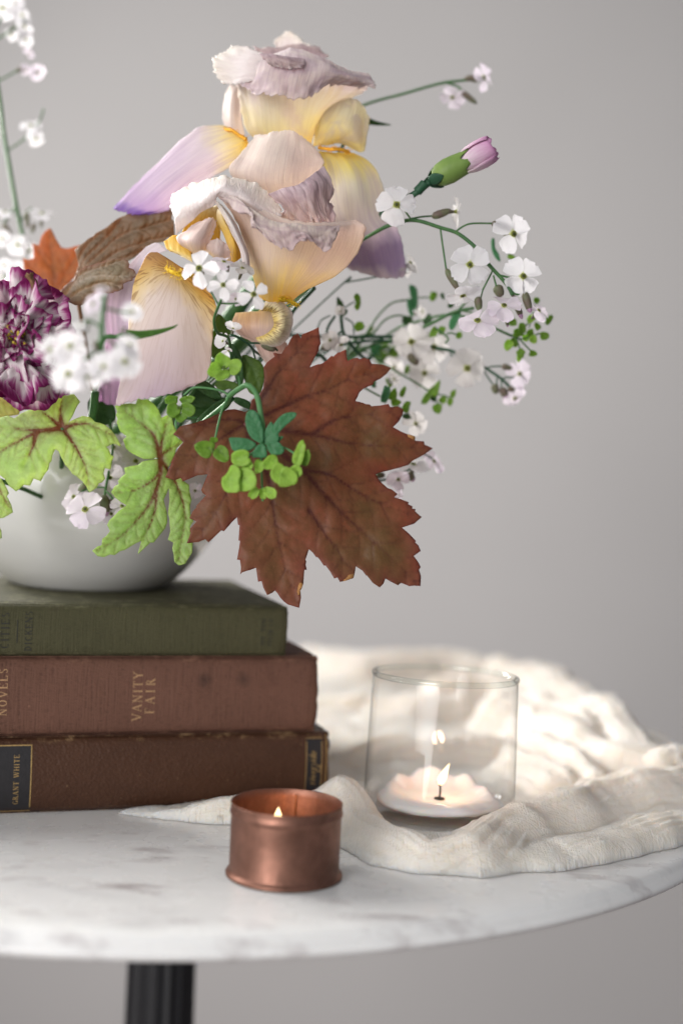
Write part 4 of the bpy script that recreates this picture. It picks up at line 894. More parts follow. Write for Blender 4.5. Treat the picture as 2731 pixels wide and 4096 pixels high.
petal('standard', [[(570, 945, 0), (690, 850, -7), (770, 770, -11), (870, 725, -15), (905, 650, -17), (1040, 690, -17), (1160, 740, -16), (1250, 800, -13), (1390, 830, -9)], [(560, 870, -4), (650, 780, -10), (760, 710, -15), (850, 640, -18), (940, 590, -19), (1060, 640, -19), (1170, 700, -18), (1270, 765, -15), (1410, 810, -10)], [(545, 790, -4), (620, 700, -9), (720, 640, -12), (840, 580, -14), (960, 545, -15), (1090, 585, -15), (1190, 635, -14), (1280, 715, -12), (1408, 785, -8)], [(518, 730, 2), (560, 628, 0), (680, 556, -3), (832, 500, -5), (960, 478, -6), (1100, 510, -6), (1212, 545, -6), (1300, 625, -5), (1412, 745, -3)]], M_white, il, A2, dL, 110, 44, .7, 1.0, .2, seed=14, freq=14, crinkle=.35, label='white lit ruffle arching over the crown')
petal('standard', [[(480, 1190, 2), (560, 1215, -2), (640, 1220, -2), (730, 1205, 2)], [(430, 1030, -3), (560, 1060, -10), (680, 1080, -10), (860, 1112, -2)], [(395, 900, -5), (540, 900, -14), (740, 900, -13), (1120, 985, -2)], [(350, 740, -7), (540, 740, -17), (800, 740, -15), (1258, 825, -2)], [(280, 570, -9), (500, 610, -19), (820, 650, -17), (1318, 670, -3)], [(190, 430, -10), (420, 500, -20), (820, 600, -19), (1318, 595, -5)], [(100, 310, -10), (340, 400, -19), (800, 575, -20), (1265, 556, -6)]], M_shade, il, A3, dL, 84, 80, .8, .7, .1, seed=15, zs=.75, crinkle=.1, label='broad rosy front standard')
petal('standard', [[(150, 320, -13), (330, 400, -22), (480, 510, -24), (640, 570, -24), (810, 585, -23), (960, 610, -20), (1120, 600, -14)], [(140, 350, -15), (370, 450, -25), (450, 590, -27), (640, 640, -27), (800, 640, -26), (960, 680, -23), (1100, 630, -16)], [(190, 370, -14), (400, 500, -25), (470, 640, -27), (690, 800, -26), (850, 720, -26), (960, 780, -22), (1035, 790, -18)]], petalmat('iris_lip_ruffle', [(0, (.86, .79, .72)), (.5, (.79, .69, .64)), (1, (.74, .61, .60))], (.54, .40, .44), .4, 50, (.58, .44, .48), .5, .4, 15), il, A3, dL, 100, 36, 2.1, 1.3, .7, seed=16, freq=10, crinkle=.5, label='mauve ruffled lip of the front standard')
petal('standard', [[(350, 940, -12), (375, 955, -16), (395, 950, -15)], [(320, 800, -10), (355, 830, -17), (388, 840, -14)], [(245, 655, -10), (290, 680, -18), (335, 695, -14)], [(185, 530, -11), (230, 545, -19), (272, 560, -15)], [(110, 395, -12), (140, 410, -19), (180, 440, -16)]], M_white, il, A3, dL, 14, 44, .5, .5, seed=17, label='narrow cream folded edge')
petal('style_arm', [[(235, 890, -4), (275, 900, -8), (325, 860, -5)], [(210, 720, -4), (260, 720, -9), (315, 760, -5)], [(138, 560, -4), (185, 560, -9), (255, 605, -5)], [(140, 470, -4), (170, 470, -8), (210, 520, -5)]], M_cavity, il, A3, dL, 18, 34, .3, .3, seed=18, label='bright yellow style arm')
petal('style_arm', [[(680, 1110, -7), (740, 1120, -10), (810, 1105, -9)], [(578, 990, -7), (720, 1000, -14), (845, 1010, -9)], [(680, 900, -6), (790, 895, -12), (870, 920, -8)], [(765, 855, -5), (830, 825, -9), (893, 842, -7)]], M_inner, il, A2, dL, 30, 34, .6, .8, .2, seed=19, label='mauve inner fold')
petal('style_arm', [[(800, 1090, -9), (900, 1150, -12), (1010, 1165, -10)], [(830, 1030, -10), (900, 1080, -15), (1000, 1100, -11)], [(870, 995, -10), (910, 990, -13), (985, 1060, -11)]], M_inner, il, A2, dL, 26, 22, .6, .7, .3, seed=20)
petal('style_arm', [[(470, 1010, -2), (580, 960, -3), (690, 1090, -8)], [(500, 1075, -5), (580, 1080, -8), (690, 1130, -11)], [(560, 1100, -5), (620, 1130, -9), (700, 1180, -11)]], M_cavity, il, A2, dL, 24, 22, .3, .3, seed=21)
petal('fall', [[(560, 215, -5), (650, 270, -9), (740, 330, -9), (850, 385, -7)], [(490, 225, -3), (610, 330, -11), (745, 420, -12), (915, 445, -8)], [(435, 310, -3), (590, 410, -12.9), (760, 520, -15.1), (990, 555, -8.5)], [(372, 480, -3), (560, 570, -14), (760, 650, -17.3), (1035, 665, -9.1)], [(345, 680, -1.9), (530, 740, -14), (750, 800, -18.4), (1010, 800, -9.6)], [(325, 880, -0.8), (510, 920, -13.5), (740, 960, -18.4), (1000, 930, -10.2)], [(290, 1090, 0.3), (490, 1120, -12.4), (720, 1140, -17.9), (982, 1090, -10.2)], [(252, 1290, 1.4), (470, 1290, -10.7), (690, 1270, -16.2), (955, 1225, -9.6)], [(225, 1445, 2.5), (450, 1390, -9.6), (660, 1350, -15.1), (915, 1255, -9.1)]], M_front, il, A4, dL, 74, 80, .4, .6, .08, crinkle=.05, seed=22, zs=.55, label='broad lilac front fall with dark veins at its yellow throat')
petal('fall', [[(640, 200, 6), (560, 140, 8), (470, 170, 10)], [(500, 260, 9), (400, 290, 12), (320, 330, 12)], [(430, 420, 10), (290, 480, 14), (160, 550, 14)], [(390, 600, 10), (250, 660, 14), (130, 690, 14)], [(370, 800, 10), (250, 850, 13), (150, 880, 13)], [(340, 1050, 10), (220, 1060, 12), (120, 1060, 12)], [(300, 1280, 10), (190, 1270, 11), (100, 1260, 11)], [(270, 1450, 10), (180, 1440, 11), (90, 1410, 11)]], M_bright, il, A4, dL + 2, 36, 60, 1.0, .6, .15, seed=23, label='bright pink fall behind at the left')
petal('fall', [[(285, 1300, -1), (430, 1290, 0), (600, 1280, 1)], [(255, 1400, -1), (420, 1400, 4), (600, 1400, 2)], [(310, 1470, -2), (440, 1490, 2), (600, 1480, 1)], [(420, 1540, 0), (540, 1560, 2), (680, 1530, 3)], [(480, 1640, 4), (580, 1680, 5), (700, 1600, 5)], [(560, 1740, 6), (640, 1750, 8), (720, 1680, 6)]], M_inner, il, A3, dL + 4, 40, 46, .5, .4, seed=24, label='mauve inside of the curled fall')
petal('fall', [[(470, 1285, 0), (560, 1290, -2), (582, 1335, -3), (592, 1395, -3), (565, 1442, -3), (505, 1482, -2), (440, 1502, 0)], [(500, 1240, -4), (610, 1255, -8), (662, 1312, -10), (668, 1388, -10), (632, 1470, -8), (560, 1522, -5), (468, 1532, -2)], [(530, 1202, -2), (655, 1215, -4), (728, 1292, -4), (740, 1382, -4), (706, 1492, -3), (622, 1568, -2), (500, 1568, 0)]], M_under, il, A3, dL + 2, 70, 26, .3, .3, .08, crinkle=.05, sides=0, seed=25, label='curled right fall with dark veined yellow edge')
beard(il, [A4(835, 400) + (dL - 14,), A4(760, 405) + (dL - 18,), A4(690, 380) + (dL - 18,), A4(640, 352) + (dL - 15,)], 110, 1.8, M_beard, 2.0, 5)
beard(il, [A3(640, 1195) + (dL - 4,), A3(710, 1205) + (dL - 2,), A3(780, 1240) + (dL - 1,)], 90, 2.2, M_beard, 1.6, 6)
mb = MB(); p0 = P(*A3(560, 1190), dL + 4); mb.tube(catmull(np.array([p0, P(*A3(420, 1330), dL + 16), P(*A3(250, 1600), dL + 30), BOWLIN(1) + [0, 0, 30], BOWLIN(1)]), 30), 2.6, 10); mb.part('stem', stemg, il)
# ------------------------------------------------------------------ coral bell leaves
redm = leafmat('bronze_red_leaf', (.20, .115, .045), (.34, .125, .068), (.115, .035, .028), (.26, .075, .056), .42, (1.5, 1.1, .85), 1.05, .8, .5, .5, .25, .3, 34)
ol = A6.l([(380, 103), (407, 146), (416, 114), (445, 102), (500, 80), (549, 55), (553, 98), (560, 150), (566, 186), (553, 208), (545, 250), (515, 300), (478, 377), (550, 350), (552, 354), (580, 345), (612, 322), (651, 284), (664, 292), (706, 256), (712, 260), (768, 234), (772, 290), (780, 327), (820, 308), (862, 302), (874, 312), (912, 303), (952, 312), (972, 348), (1060, 356), (1130, 381), (1092, 430), (1040, 470), (990, 492), (985, 516), (910, 546), (872, 580), (860, 612), (842, 647), (905, 663), (918, 670), (958, 676), (970, 690), (1040, 684), (1106, 671), (1120, 696), (1180, 690), (1228, 716), (1215, 762), (1190, 810), (1142, 856), (1210, 894), (1250, 910), (1320, 932), (1318, 965), (1390, 970), (1394, 996), (1462, 1026), (1402, 1068), (1378, 1084), (1290, 1132), (1268, 1158), (1200, 1180), (1140, 1195), (1098, 1206), (1050, 1216)])
ol += A8.l([(1003, 394), (1030, 440), (1058, 468), (1100, 505), (1130, 515), (1178, 551), (1152, 578), (1200, 592), (1268, 618), (1262, 634), (1300, 652), (1294, 668), (1324, 674), (1318, 690), (1372, 738), (1310, 790), (1214, 821), (1270, 870), (1326, 928), (1320, 940), (1344, 962), (1364, 1008), (1308, 1048), (1340, 1090), (1364, 1136), (1350, 1158), (1366, 1210), (1362, 1289), (1310, 1286), (1270, 1290), (1262, 1284), (1206, 1264), (1182, 1283), (1130, 1256), (1082, 1228), (1066, 1270), (1036, 1300), (985, 1266), (980, 1262), (936, 1204), (930, 1206), (900, 1166), (846, 1130), (836, 1188), (826, 1226), (780, 1240), (720, 1256), (700, 1220), (674, 1228), (640, 1172), (604, 1124), (590, 1126), (560, 1080), (536, 1054), (532, 1062), (500, 1020), (470, 994), (456, 1040), (442, 1080), (450, 1092), (444, 1120), (454, 1158), (434, 1160), (426, 1272), (402, 1318), (408, 1380), (392, 1464), (340, 1448), (300, 1436), (270, 1412), (240, 1380), (222, 1350), (200, 1324), (176, 1344), (138, 1362), (106, 1300), (92, 1250), (64, 1254), (56, 1200), (48, 1142)])
ol += A7.l([(720, 1160), (660, 1178), (642, 1196), (648, 1140), (640, 1080), (616, 1078), (630, 1000), (640, 926), (628, 924), (636, 800), (624, 798), (616, 738), (576, 775), (512, 850), (490, 843), (440, 890), (388, 940), (362, 914), (310, 936), (214, 947), (246, 862), (238, 850), (240, 830), (292, 771), (234, 746), (262, 690), (294, 656), (286, 650), (330, 602), (368, 564), (340, 542), (330, 520), (345, 480), (382, 394), (300, 402), (182, 452), (166, 424), (120, 440), (80, 432), (42, 417), (90, 310), (86, 300), (120, 232), (150, 180), (186, 138), (150, 100)])
ol += A5.l([(106, 914), (160, 850), (290, 820), (400, 780), (470, 742), (540, 716), (600, 712), (680, 735), (715, 720), (722, 690), (732, 640), (790, 600), (826, 545), (834, 470), (828, 378), (850, 345), (880, 318), (918, 292), (903, 262), (972, 270), (1004, 216), (1010, 206), (1016, 214), (1040, 160), (1062, 128)])
C0 = A5(697, 830)
vr = [[9, C0, A5(840, 760), A5(1140, 622), A6(620, 560), A6(800, 470), A6(1110, 388)], [8, C0, A5(830, 600), A5(960, 400), A5(1100, 250), A6(540, 75)], [10, C0, A6(320, 890), A6(500, 915), A6(800, 985), A6(1100, 1012), A6(1440, 1026)],
      [6, A6(500, 915), A6(700, 790), A6(940, 760), A6(1210, 720)], [10, C0, A8(420, 365), A8(560, 520), A8(720, 690), A8(860, 820), A8(1100, 1040), A8(1350, 1280)], [6, A8(440, 360), A8(640, 400), A8(900, 560), A8(1100, 650), A8(1360, 738)],
      [9, C0, A7(860, 400), A7(900, 640), A7(940, 880), A7(990, 1100), A7(1105, 1450)], [6, A7(1190, 680), A7(1320, 870), A7(1450, 1060), A7(1440, 1240)], [7, C0, A7(700, 300), A7(520, 560), A7(380, 800), A7(230, 940)], [7, C0, A7(560, 60), A7(350, 200), A7(60, 412)], [6, C0, A5(560, 790), A5(350, 830), A5(130, 895)]]
red = thing('coral_bell_leaf', 'large bronze red lobed leaf hanging over the bowl edge in the middle', 'leaf', BOWLIN(2), 'coral bell leaves')
cx, cy = A5(900, 1000)
leaf('blade', ol, vr, redm, red, lambda x, y: 533 + 1.3 * (x - C0[0]) / 100 - 1.2 * (y - C0[1]) / 100 + .16 * ((x - C0[0]) / 100) ** 2 + 2.5 * np.exp(-((x - C0[0]) ** 2 + (y - C0[1]) ** 2) / 90 ** 2), 9.5, 7, .22, .30, 1.4, 3, sidestep=85, sidelen=190, edge_px=30)
tan = simple('withered_tan', (.40, .19, .06), .8, .3, 400, .4)
def scorch(parent, pts, d):
    p = np.array(pts, float); c = p.mean(0); k = len(p); q = np.vstack([p, c]); w = P(q[:, 0], q[:, 1], np.concatenate([np.full(k, d), [d - .5]]))
    w2 = w - FWD * -.35
    part('scorched_edge', np.vstack([w, w2]), [[i, (i + 1) % k, k] for i in range(k)] + [[(i + 1) % k + k + 1, i + k + 1, 2 * k + 1] for i in range(k)] + [[(i + 1) % k, i, i + k + 1, (i + 1) % k + k + 1] for i in range(k)], tan, parent)
rd = lambda x, y: 533 + 1.3 * (x - C0[0]) / 100 - 1.2 * (y - C0[1]) / 100 + .16 * ((x - C0[0]) / 100) ** 2
for pts in (A8.l([(395, 1262), (412, 1262), (424, 1276), (412, 1310), (402, 1325), (398, 1360), (380, 1362), (376, 1330), (384, 1290)]), A8.l([(720, 1256), (760, 1232), (790, 1198), (828, 1190), (826, 1224), (770, 1246)]), A6.l([(1256, 912), (1290, 920), (1322, 932), (1314, 964), (1284, 946), (1262, 936)])):
    m_ = np.mean(pts, 0); scorch(red, pts, rd(m_[0], m_[1]) - 1.2)
mb = MB(); p0 = P(C0[0], C0[1], 534.5); mb.tube(catmull(tobowl(p0, 2, 4), 16), 1.0, 8); mb.part('petiole', simple('red_petiole', (.16, .035, .03), .5, .2, 300), red)

grn = leafmat('lime_green_leaf', (.38, .57, .17), (.46, .64, .23), (.19, .075, .022), (.45, .56, .18), .5, (1.4, 1.35, .8), 1.4, .45, .42, .30, .5, .4, 70)
gr2 = leafmat('pale_lime_leaf', (.42, .58, .21), (.50, .63, .27), (.20, .075, .025), (.50, .56, .22), .5, (1.4, 1.3, .85), 1.6, .4, .42, .34, .5, .4, 60)
g1 = thing('coral_bell_leaf', 'folded lime green lobed leaf hanging beside the bronze leaf', 'leaf', BOWLIN(3), 'coral bell leaves')
o1 = B1.l([(920, 246), (980, 232), (1042, 226), (1085, 232), (1100, 188), (1140, 196), (1182, 194), (1240, 240), (1270, 280), (1292, 342), (1340, 318), (1376, 346), (1385, 396), (1412, 440), (1394, 478), (1430, 508), (1464, 536), (1410, 592), (1396, 640), (1375, 690), (1345, 740), (1340, 820), (1392, 838), (1446, 824), (1470, 850), (1512, 878), (1516, 930), (1532, 1000), (1520, 1050), (1522, 1110), (1548, 1170), (1520, 1210), (1524, 1256), (1542, 1350), (1538, 1420), (1512, 1460), (1480, 1512), (1432, 1524), (1396, 1496), (1390, 1440), (1378, 1392), (1386, 1342), (1344, 1318), (1362, 1250), (1355, 1150), (1344, 1108), (1356, 1000), (1352, 904), (1328, 960), (1308, 1000), (1336, 1100), (1338, 1180), (1320, 1230), (1270, 1290), (1230, 1342), (1205, 1340), (1170, 1372), (1102, 1434), (1116, 1380), (1132, 1326), (1082, 1350), (1000, 1400), (960, 1410), (918, 1442), (880, 1436), (832, 1458), (780, 1450), (738, 1406), (780, 1372), (812, 1364), (818, 1310), (848, 1290), (880, 1250), (858, 1200), (872, 1164), (930, 1110), (950, 1088), (1012, 1042), (960, 1012), (922, 980), (888, 936), (918, 890), (950, 872), (944, 850), (966, 820), (1002, 790), (996, 742), (1050, 728), (1102, 720), (1140, 692), (1196, 680), (1282, 668), (1250, 664), (1200, 672), (1150, 672), (1100, 650), (1050, 622), (1010, 590), (986, 520), (1014, 490), (962, 452), (935, 382), (940, 350), (928, 320), (936, 290)])
vg = [[9, B1(1283, 664), B1(1262, 580), B1(1220, 470), B1(1130, 390), B1(990, 280)], [6, B1(1283, 664), B1(1290, 560), B1(1320, 430), B1(1345, 330)], [6, B1(1283, 664), B1(1340, 605), B1(1450, 540)], [8, B1(1283, 664), B1(1284, 780), B1(1250, 920), B1(1180, 1060), B1(1080, 1180), B1(960, 1300), B1(760, 1412)], [6, B1(1283, 664), B1(1330, 740), B1(1400, 860), B1(1450, 980), B1(1482, 1150), B1(1450, 1330), B1(1430, 1510)], [5, B1(1250, 920), B1(1240, 1080), B1(1180, 1250), B1(1110, 1410)], [4, B1(1284, 780), B1(1200, 860), B1(1050, 930), B1(900, 940)]]
gx0, gy0 = B1(1283, 664)
leaf('blade', o1, vg, grn, g1, lambda x, y: 541 - 1.9 * np.clip((y - gy0) / 100, -3, 9) + 2.2 * np.abs((x - gx0) / 100) * np.exp(-((y - gy0) / 160) ** 2) + 1.2 * np.clip((x - gx0) / 100, -4, 4), 8, 7, .7, .9, .7, 7, sidestep=48, sidelen=110, label=None)
mb = MB(); mb.tube(catmull(tobowl(P(gx0, gy0, 542.5), 3, 4), 14), .9, 8); mb.part('petiole', stemg, g1)
g2 = thing('coral_bell_leaf', 'broad lime green leaf with brown veins in front of the bowl at the left', 'leaf', BOWLIN(4), 'coral bell leaves')
o2 = B1.l([(526, 402), (556, 372), (600, 350), (662, 327), (720, 336), (762, 376), (800, 384), (842, 400), (890, 440), (936, 500), (972, 574), (905, 548), (850, 576), (866, 590), (888, 640), (912, 650), (894, 690), (886, 756), (840, 744), (828, 790), (842, 830), (812, 862), (790, 864), (776, 900), (716, 940), (690, 890), (660, 850), (640, 836), (610, 808), (580, 792), (550, 750), (522, 720), (490, 660), (470, 610), (442, 594), (420, 642), (412, 690), (398, 702), (386, 760), (360, 790), (326, 850), (270, 828), (240, 886), (194, 878), (130, 932), (76, 890), (40, 832), (0, 800), (-60, 762), (-120, 700), (-140, 600), (-130, 480), (-100, 400), (-40, 358), (0, 340), (60, 324), (116, 346), (162, 310), (230, 280), (300, 270), (330, 238), (400, 200), (424, 165), (500, 158), (592, 152), (642, 214), (622, 240), (602, 280), (580, 330), (542, 386)])
c2 = B1(503, 430)
vg2 = [[8, c2, B1(482, 300), B1(500, 175)], [7, c2, B1(400, 340), B1(300, 268)], [8, c2, B1(430, 436), B1(290, 460), B1(120, 545), B1(0, 615), B1(-100, 680)], [8, B1(290, 460), B1(262, 580), B1(200, 720)], [6, c2, B1(300, 440), B1(100, 430), B1(-90, 440)], [8, c2, B1(570, 402), B1(700, 392), B1(920, 490)], [6, c2, B1(545, 485), B1(600, 570), B1(660, 680), B1(700, 800), B1(716, 925)]]
leaf('blade', o2, vg2, gr2, g2, lambda x, y: 536 - 1.6 * (y - c2[1]) / 100 + .5 * ((x - c2[0]) / 100) ** 2 + 1.5 * np.exp(-((x - c2[0]) ** 2 + (y - c2[1]) ** 2) / 60 ** 2) + 1.6 * np.clip((c2[1] - y) / 100, 0, 3) ** 2, 8, 7, .7, .9, .8, 9, sidestep=44, sidelen=110)
mb = MB(); mb.tube(catmull(tobowl(P(c2[0], c2[1], 538), 4, 4), 14), .9, 8); mb.part('petiole', stemg, g2)
g3 = thing('coral_bell_leaf', 'lime green leaf cut by the left picture edge in front of the bowl', 'leaf', BOWLIN(5), 'coral bell leaves')
leaf('blade', B1.l([(-160, 760), (-60, 780), (10, 830), (52, 900), (72, 946), (54, 970), (90, 1040), (104, 1098), (30, 1142), (0, 1146), (-20, 1180), (10, 1250), (14, 1304), (-40, 1330), (-90, 1310), (-150, 1200), (-200, 1000)]), [[9, B1(-120, 800), B1(-60, 950), B1(-30, 1120), B1(-10, 1300)], [7, B1(-120, 800), B1(-20, 900), B1(90, 1080)]], gr2, g3, plane(0, 2000, 538, 0, -1.2), 8, 6, .6, .8, .6, 12, sidestep=44, sidelen=100)
mb = MB(); mb.tube(catmull(tobowl(P(*B1(-120, 800), 539), 5, 4), 14), .9, 8); mb.part('petiole', stemg, g3)
g4 = thing('coral_bell_leaf', 'olive leaf with a yellow patch tucked under the carnation', 'leaf', BOWLIN(6), 'coral bell leaves')
leaf('blade', B1.l([(-140, 40), (-40, 70), (0, 106), (30, 180), (100, 236), (166, 270), (150, 316), (60, 330), (-20, 350), (-140, 300)]), [[7, B1(-130, 160), B1(0, 200), B1(150, 285)]], leafmat('olive_leaf', (.38, .45, .10), (.46, .45, .12), (.20, .10, .02), (.45, .30, .09), .35, (1.2, 1.1, .8), .7, .5), g4, plane(60, 1600, 548, 0, -1.0), 9, 5, .4, .5, .5, 13, sidestep=44, sidelen=90)
mb = MB(); mb.tube(catmull(tobowl(P(*B1(-130, 160), 549), 6, 4), 14), .9, 8); mb.part('petiole', stemg, g4)
orm = leafmat('orange_backlit_leaf', (.42, .185, .08), (.46, .24, .08), (.24, .10, .045), (.60, .30, .17), .6, (1.3, 1.0, .7), .6, .5, .5, .3, .3, .3, 70)
og = thing('coral_bell_leaf', 'small orange back-lit leaf standing behind the carnation', 'leaf', BOWLIN(7), 'coral bell leaves')
leaf('blade', B2.l([(400, 263), (418, 282), (432, 312), (450, 352), (490, 416), (530, 426), (566, 420), (602, 408), (642, 398), (664, 450), (650, 560), (602, 650), (560, 700), (490, 766), (430, 800), (360, 790), (340, 750), (300, 700), (262, 640), (215, 626), (190, 590), (184, 500), (226, 516), (270, 505), (266, 420), (257, 384), (310, 402), (330, 330), (362, 288)]), [[8, B2(430, 790), B2(425, 600), B2(400, 420), B2(398, 275)], [6, B2(430, 790), B2(520, 640), B2(640, 420)], [6, B2(430, 790), B2(320, 650), B2(200, 520)], [5, B2(425, 600), B2(340, 500), B2(270, 400)]], orm, og, plane(200, 1100, 592, 0, -2.0), 8, 5, .4, .5, 1.0, 15, sidestep=44, sidelen=90)
mb = MB(); mb.tube(catmull(tobowl(P(*B2(430, 790), 589), 7, 6), 14), .9, 8); mb.part('petiole', simple('tan_petiole', (.3, .16, .06), .5, .2, 300), og)
brn = leafmat('brown_crinkled_leaf', (.20, .14, .08), (.27, .175, .10), (.42, .36, .29), (.34, .27, .19), .42, (1.6, 1.2, .9), .55, .35, .5, .25, .6, .4, 90)
bl1 = thing('coral_bell_leaf', 'large crinkled brown leaf with upturned tip left of the irises', 'leaf', BOWLIN(8), 'coral bell leaves')
leaf('blade', B2.l([(560, 760), (590, 680), (630, 560), (600, 440), (644, 396), (680, 372), (702, 348), (742, 330), (762, 306), (850, 258), (894, 220), (930, 192), (1000, 158), (1060, 142), (1110, 118), (1170, 112), (1222, 98), (1262, 108), (1302, 104), (1362, 108), (1380, 140), (1371, 188), (1392, 206), (1397, 350), (1342, 338), (1308, 372), (1240, 384), (1190, 420), (1140, 440), (1090, 490), (1030, 524), (900, 560), (800, 640), (680, 740)]),
     [[9, B2(600, 700), B2(700, 560), B2(800, 470), B2(950, 340), B2(1120, 275), B2(1380, 200)], [8, B2(640, 620), B2(690, 500), B2(850, 350), B2(980, 180)], [8, B2(640, 640), B2(760, 590), B2(920, 470), B2(1150, 380), B2(1350, 330)], [6, B2(620, 560), B2(680, 430), B2(800, 310)], [6, B2(700, 640), B2(860, 560), B2(1000, 500), B2(1140, 440)]], brn, bl1, lambda x, y: 567 - 1.3 * np.sin((y - 780 - (x - 300) * -.45) / 34.0 + 2.2 * vnoise(x * .012, y * .012, 5)) + .9 * (x - 500) / 100 - .8 * (y - 1000) / 100, 6.5, 6, 1.5, 1.2, .8, 17, sidestep=30, sidelen=60)
mb = MB(); mb.tube(catmull(tobowl(P(*B2(600, 700), 569), 8, 6), 14), .9, 8); mb.part('petiole', simple('brown_petiole', (.2, .1, .05), .5, .2, 300), bl1)
bl2 = thing('coral_bell_leaf', 'smaller crinkled brown leaf with red teeth just above the blurred white flowers', 'leaf', BOWLIN(9), 'coral bell leaves')
leaf('blade', B2.l([(490, 772), (512, 730), (545, 706), (590, 684), (620, 610), (680, 570), (760, 552), (850, 520), (920, 505), (990, 508), (1020, 520), (1036, 552), (1030, 580), (1070, 594), (1084, 616), (1100, 642), (1062, 664), (1060, 682), (1020, 692), (984, 710), (986, 746), (940, 770), (912, 772), (908, 782), (860, 786), (820, 778), (762, 790), (720, 830), (660, 880), (600, 880), (540, 850)]), [[9, B2(520, 800), B2(620, 700), B2(780, 645), B2(940, 650), B2(1090, 642)], [7, B2(540, 790), B2(640, 650), B2(760, 600), B2(980, 520)], [7, B2(560, 820), B2(700, 740), B2(850, 700), B2(980, 740)]], leafmat('grey_brown_leaf', (.27, .23, .15), (.34, .28, .18), (.52, .48, .42), (.26, .09, .06), .38, (1.4, 1.1, .8), .6, .7, .5, .3, .6, .4, 100), bl2, lambda x, y: 543 - 1.0 * np.sin((y - 1100 + (x - 300) * .12) / 20.0 + 2.0 * vnoise(x * .015, y * .015, 6)) - .6 * (y - 1100) / 100, 6, 5, 1.0, 1.3, .5, 19, sidestep=26, sidelen=50, edge_px=14)
mb = MB(); mb.tube(catmull(tobowl(P(*B2(520, 800), 544), 9, 6), 14), .9, 8); mb.part('petiole', simple('brown_petiole', (.2, .1, .05), .5, .2, 300), bl2)

# ------------------------------------------------------------------ dark green leaves in the heart of the bouquet
greens = leafmat('mid_green_leaf', (.085, .17, .025), (.12, .20, .035), (.05, .11, .02), (.10, .18, .03), .35, None, .5, .3)
sprout = thing('foliage_sprig', 'dark green pointed leaves in the heart of the bouquet', 'foliage', BOWLIN(10))
for k, (pts, mid, d, mt) in enumerate([
   ([(860, 1282), (920, 1238), (1010, 1290), (1060, 1350), (1066, 1390), (960, 1368)], [(870, 1280), (960, 1310), (1060, 1385)], 543, leafdk),
   ([(870, 1572), (960, 1470), (1060, 1400), (1146, 1375), (1135, 1450), (1020, 1540), (920, 1610)], [(880, 1580), (1000, 1480), (1140, 1380)], 541, leafdk),
   ([(1150, 950), (1212, 1010), (1246, 1120), (1240, 1280), (1190, 1250), (1160, 1100)], [(1160, 960), (1200, 1100), (1235, 1270)], 543, leafdk),
   ([(1180, 1375), (1250, 1390), (1300, 1420), (1300, 1470), (1230, 1450), (1170, 1410)], [(1180, 1380), (1300, 1450)], 540, leafdk),
   ([(760, 1330), (880, 1290), (1000, 1390), (1050, 1430), (900, 1460), (780, 1420)], [(770, 1370), (1040, 1430)], 556, leafdk),
   ([(820, 1420), (980, 1380), (1140, 1390), (1060, 1500), (900, 1600), (820, 1560)], [(830, 1500), (1130, 1400)], 560, leafdk),
   ([(1000, 850), (1080, 880), (1102, 980), (1062, 1055), (988, 1045)], [(1040, 860), (1040, 1050)], 548, greens),
   ([(1015, 760), (1062, 715), (1112, 780), (1165, 865), (1080, 885), (1020, 830)], [(1060, 720), (1120, 860)], 546, greens),
   ([(1235, 1045), (1322, 1060), (1402, 1120), (1412, 1250), (1370, 1352), (1290, 1335), (1250, 1200)], [(1250, 1050), (1330, 1180), (1370, 1340)], 545, greens),
   ([(1020, 1270), (1090, 1240), (1200, 1270), (1220, 1330), (1140, 1310), (1060, 1320)], [(1030, 1280), (1210, 1310)], 541, greens),
   ([(0, 1420), (120, 1330), (200, 1400), (220, 1560), (60, 1600)], [(20, 1420), (200, 1560)], 560, leafdk)]):
    simpleleaf('leaf', A4.l(pts), mt, sprout, plane(*A4(*pts[0]), d, .8, -.6), A4.l(mid), seed=30 + k, relief=.3, quilt=.35, und=.5)
mb = MB()
for k, (a_, d) in enumerate([((865, 1300), 545), ((1130, 1385), 543), ((1160, 960), 546), ((800, 1380), 556), ((1050, 720), 549), ((1250, 1050), 547), ((60, 1500), 560)]): mb.tube(catmull(tobowl(P(*A4(*a_), d), 10 + k * .3, 3), 14), .8, 7)
mb.tube(curve3(A4.l([(30, 1568, 552), (50, 1450, 551), (62, 1330, 550)])), 1.6, 8)
mb.part('stem', stemg, sprout)
blade = thing('leaf_blade', 'single narrow green leaf pointing right across the lilac fall', 'leaf', P(*B2(1020, 1115), 497))
simpleleaf('blade', B2.l([(1012, 1078), (1100, 1084), (1200, 1078), (1300, 1066), (1380, 1048), (1424, 1032), (1390, 1064), (1300, 1102), (1200, 1132), (1080, 1152), (1030, 1122)]), leafmat('fresh_green_leaf', (.07, .19, .03), (.09, .22, .04), (.06, .15, .03), (.12, .24, .05), .35), blade, plane(600, 1330, 497, 2.5, 0), B2.l([(1020, 1115), (1200, 1105), (1420, 1034)]), relief=.3, quilt=.1, und=.2, side=False, seed=44)
mb = MB(); mb.tube(catmull(np.array([P(*B2(1022, 1115), 497), P(*B2(940, 1130), 496), P(*B2(800, 1230), 510), BOWLIN(11) + [0, 0, 45], BOWLIN(11)]), 24), .8, 7); mb.part('stem', stemg, blade)
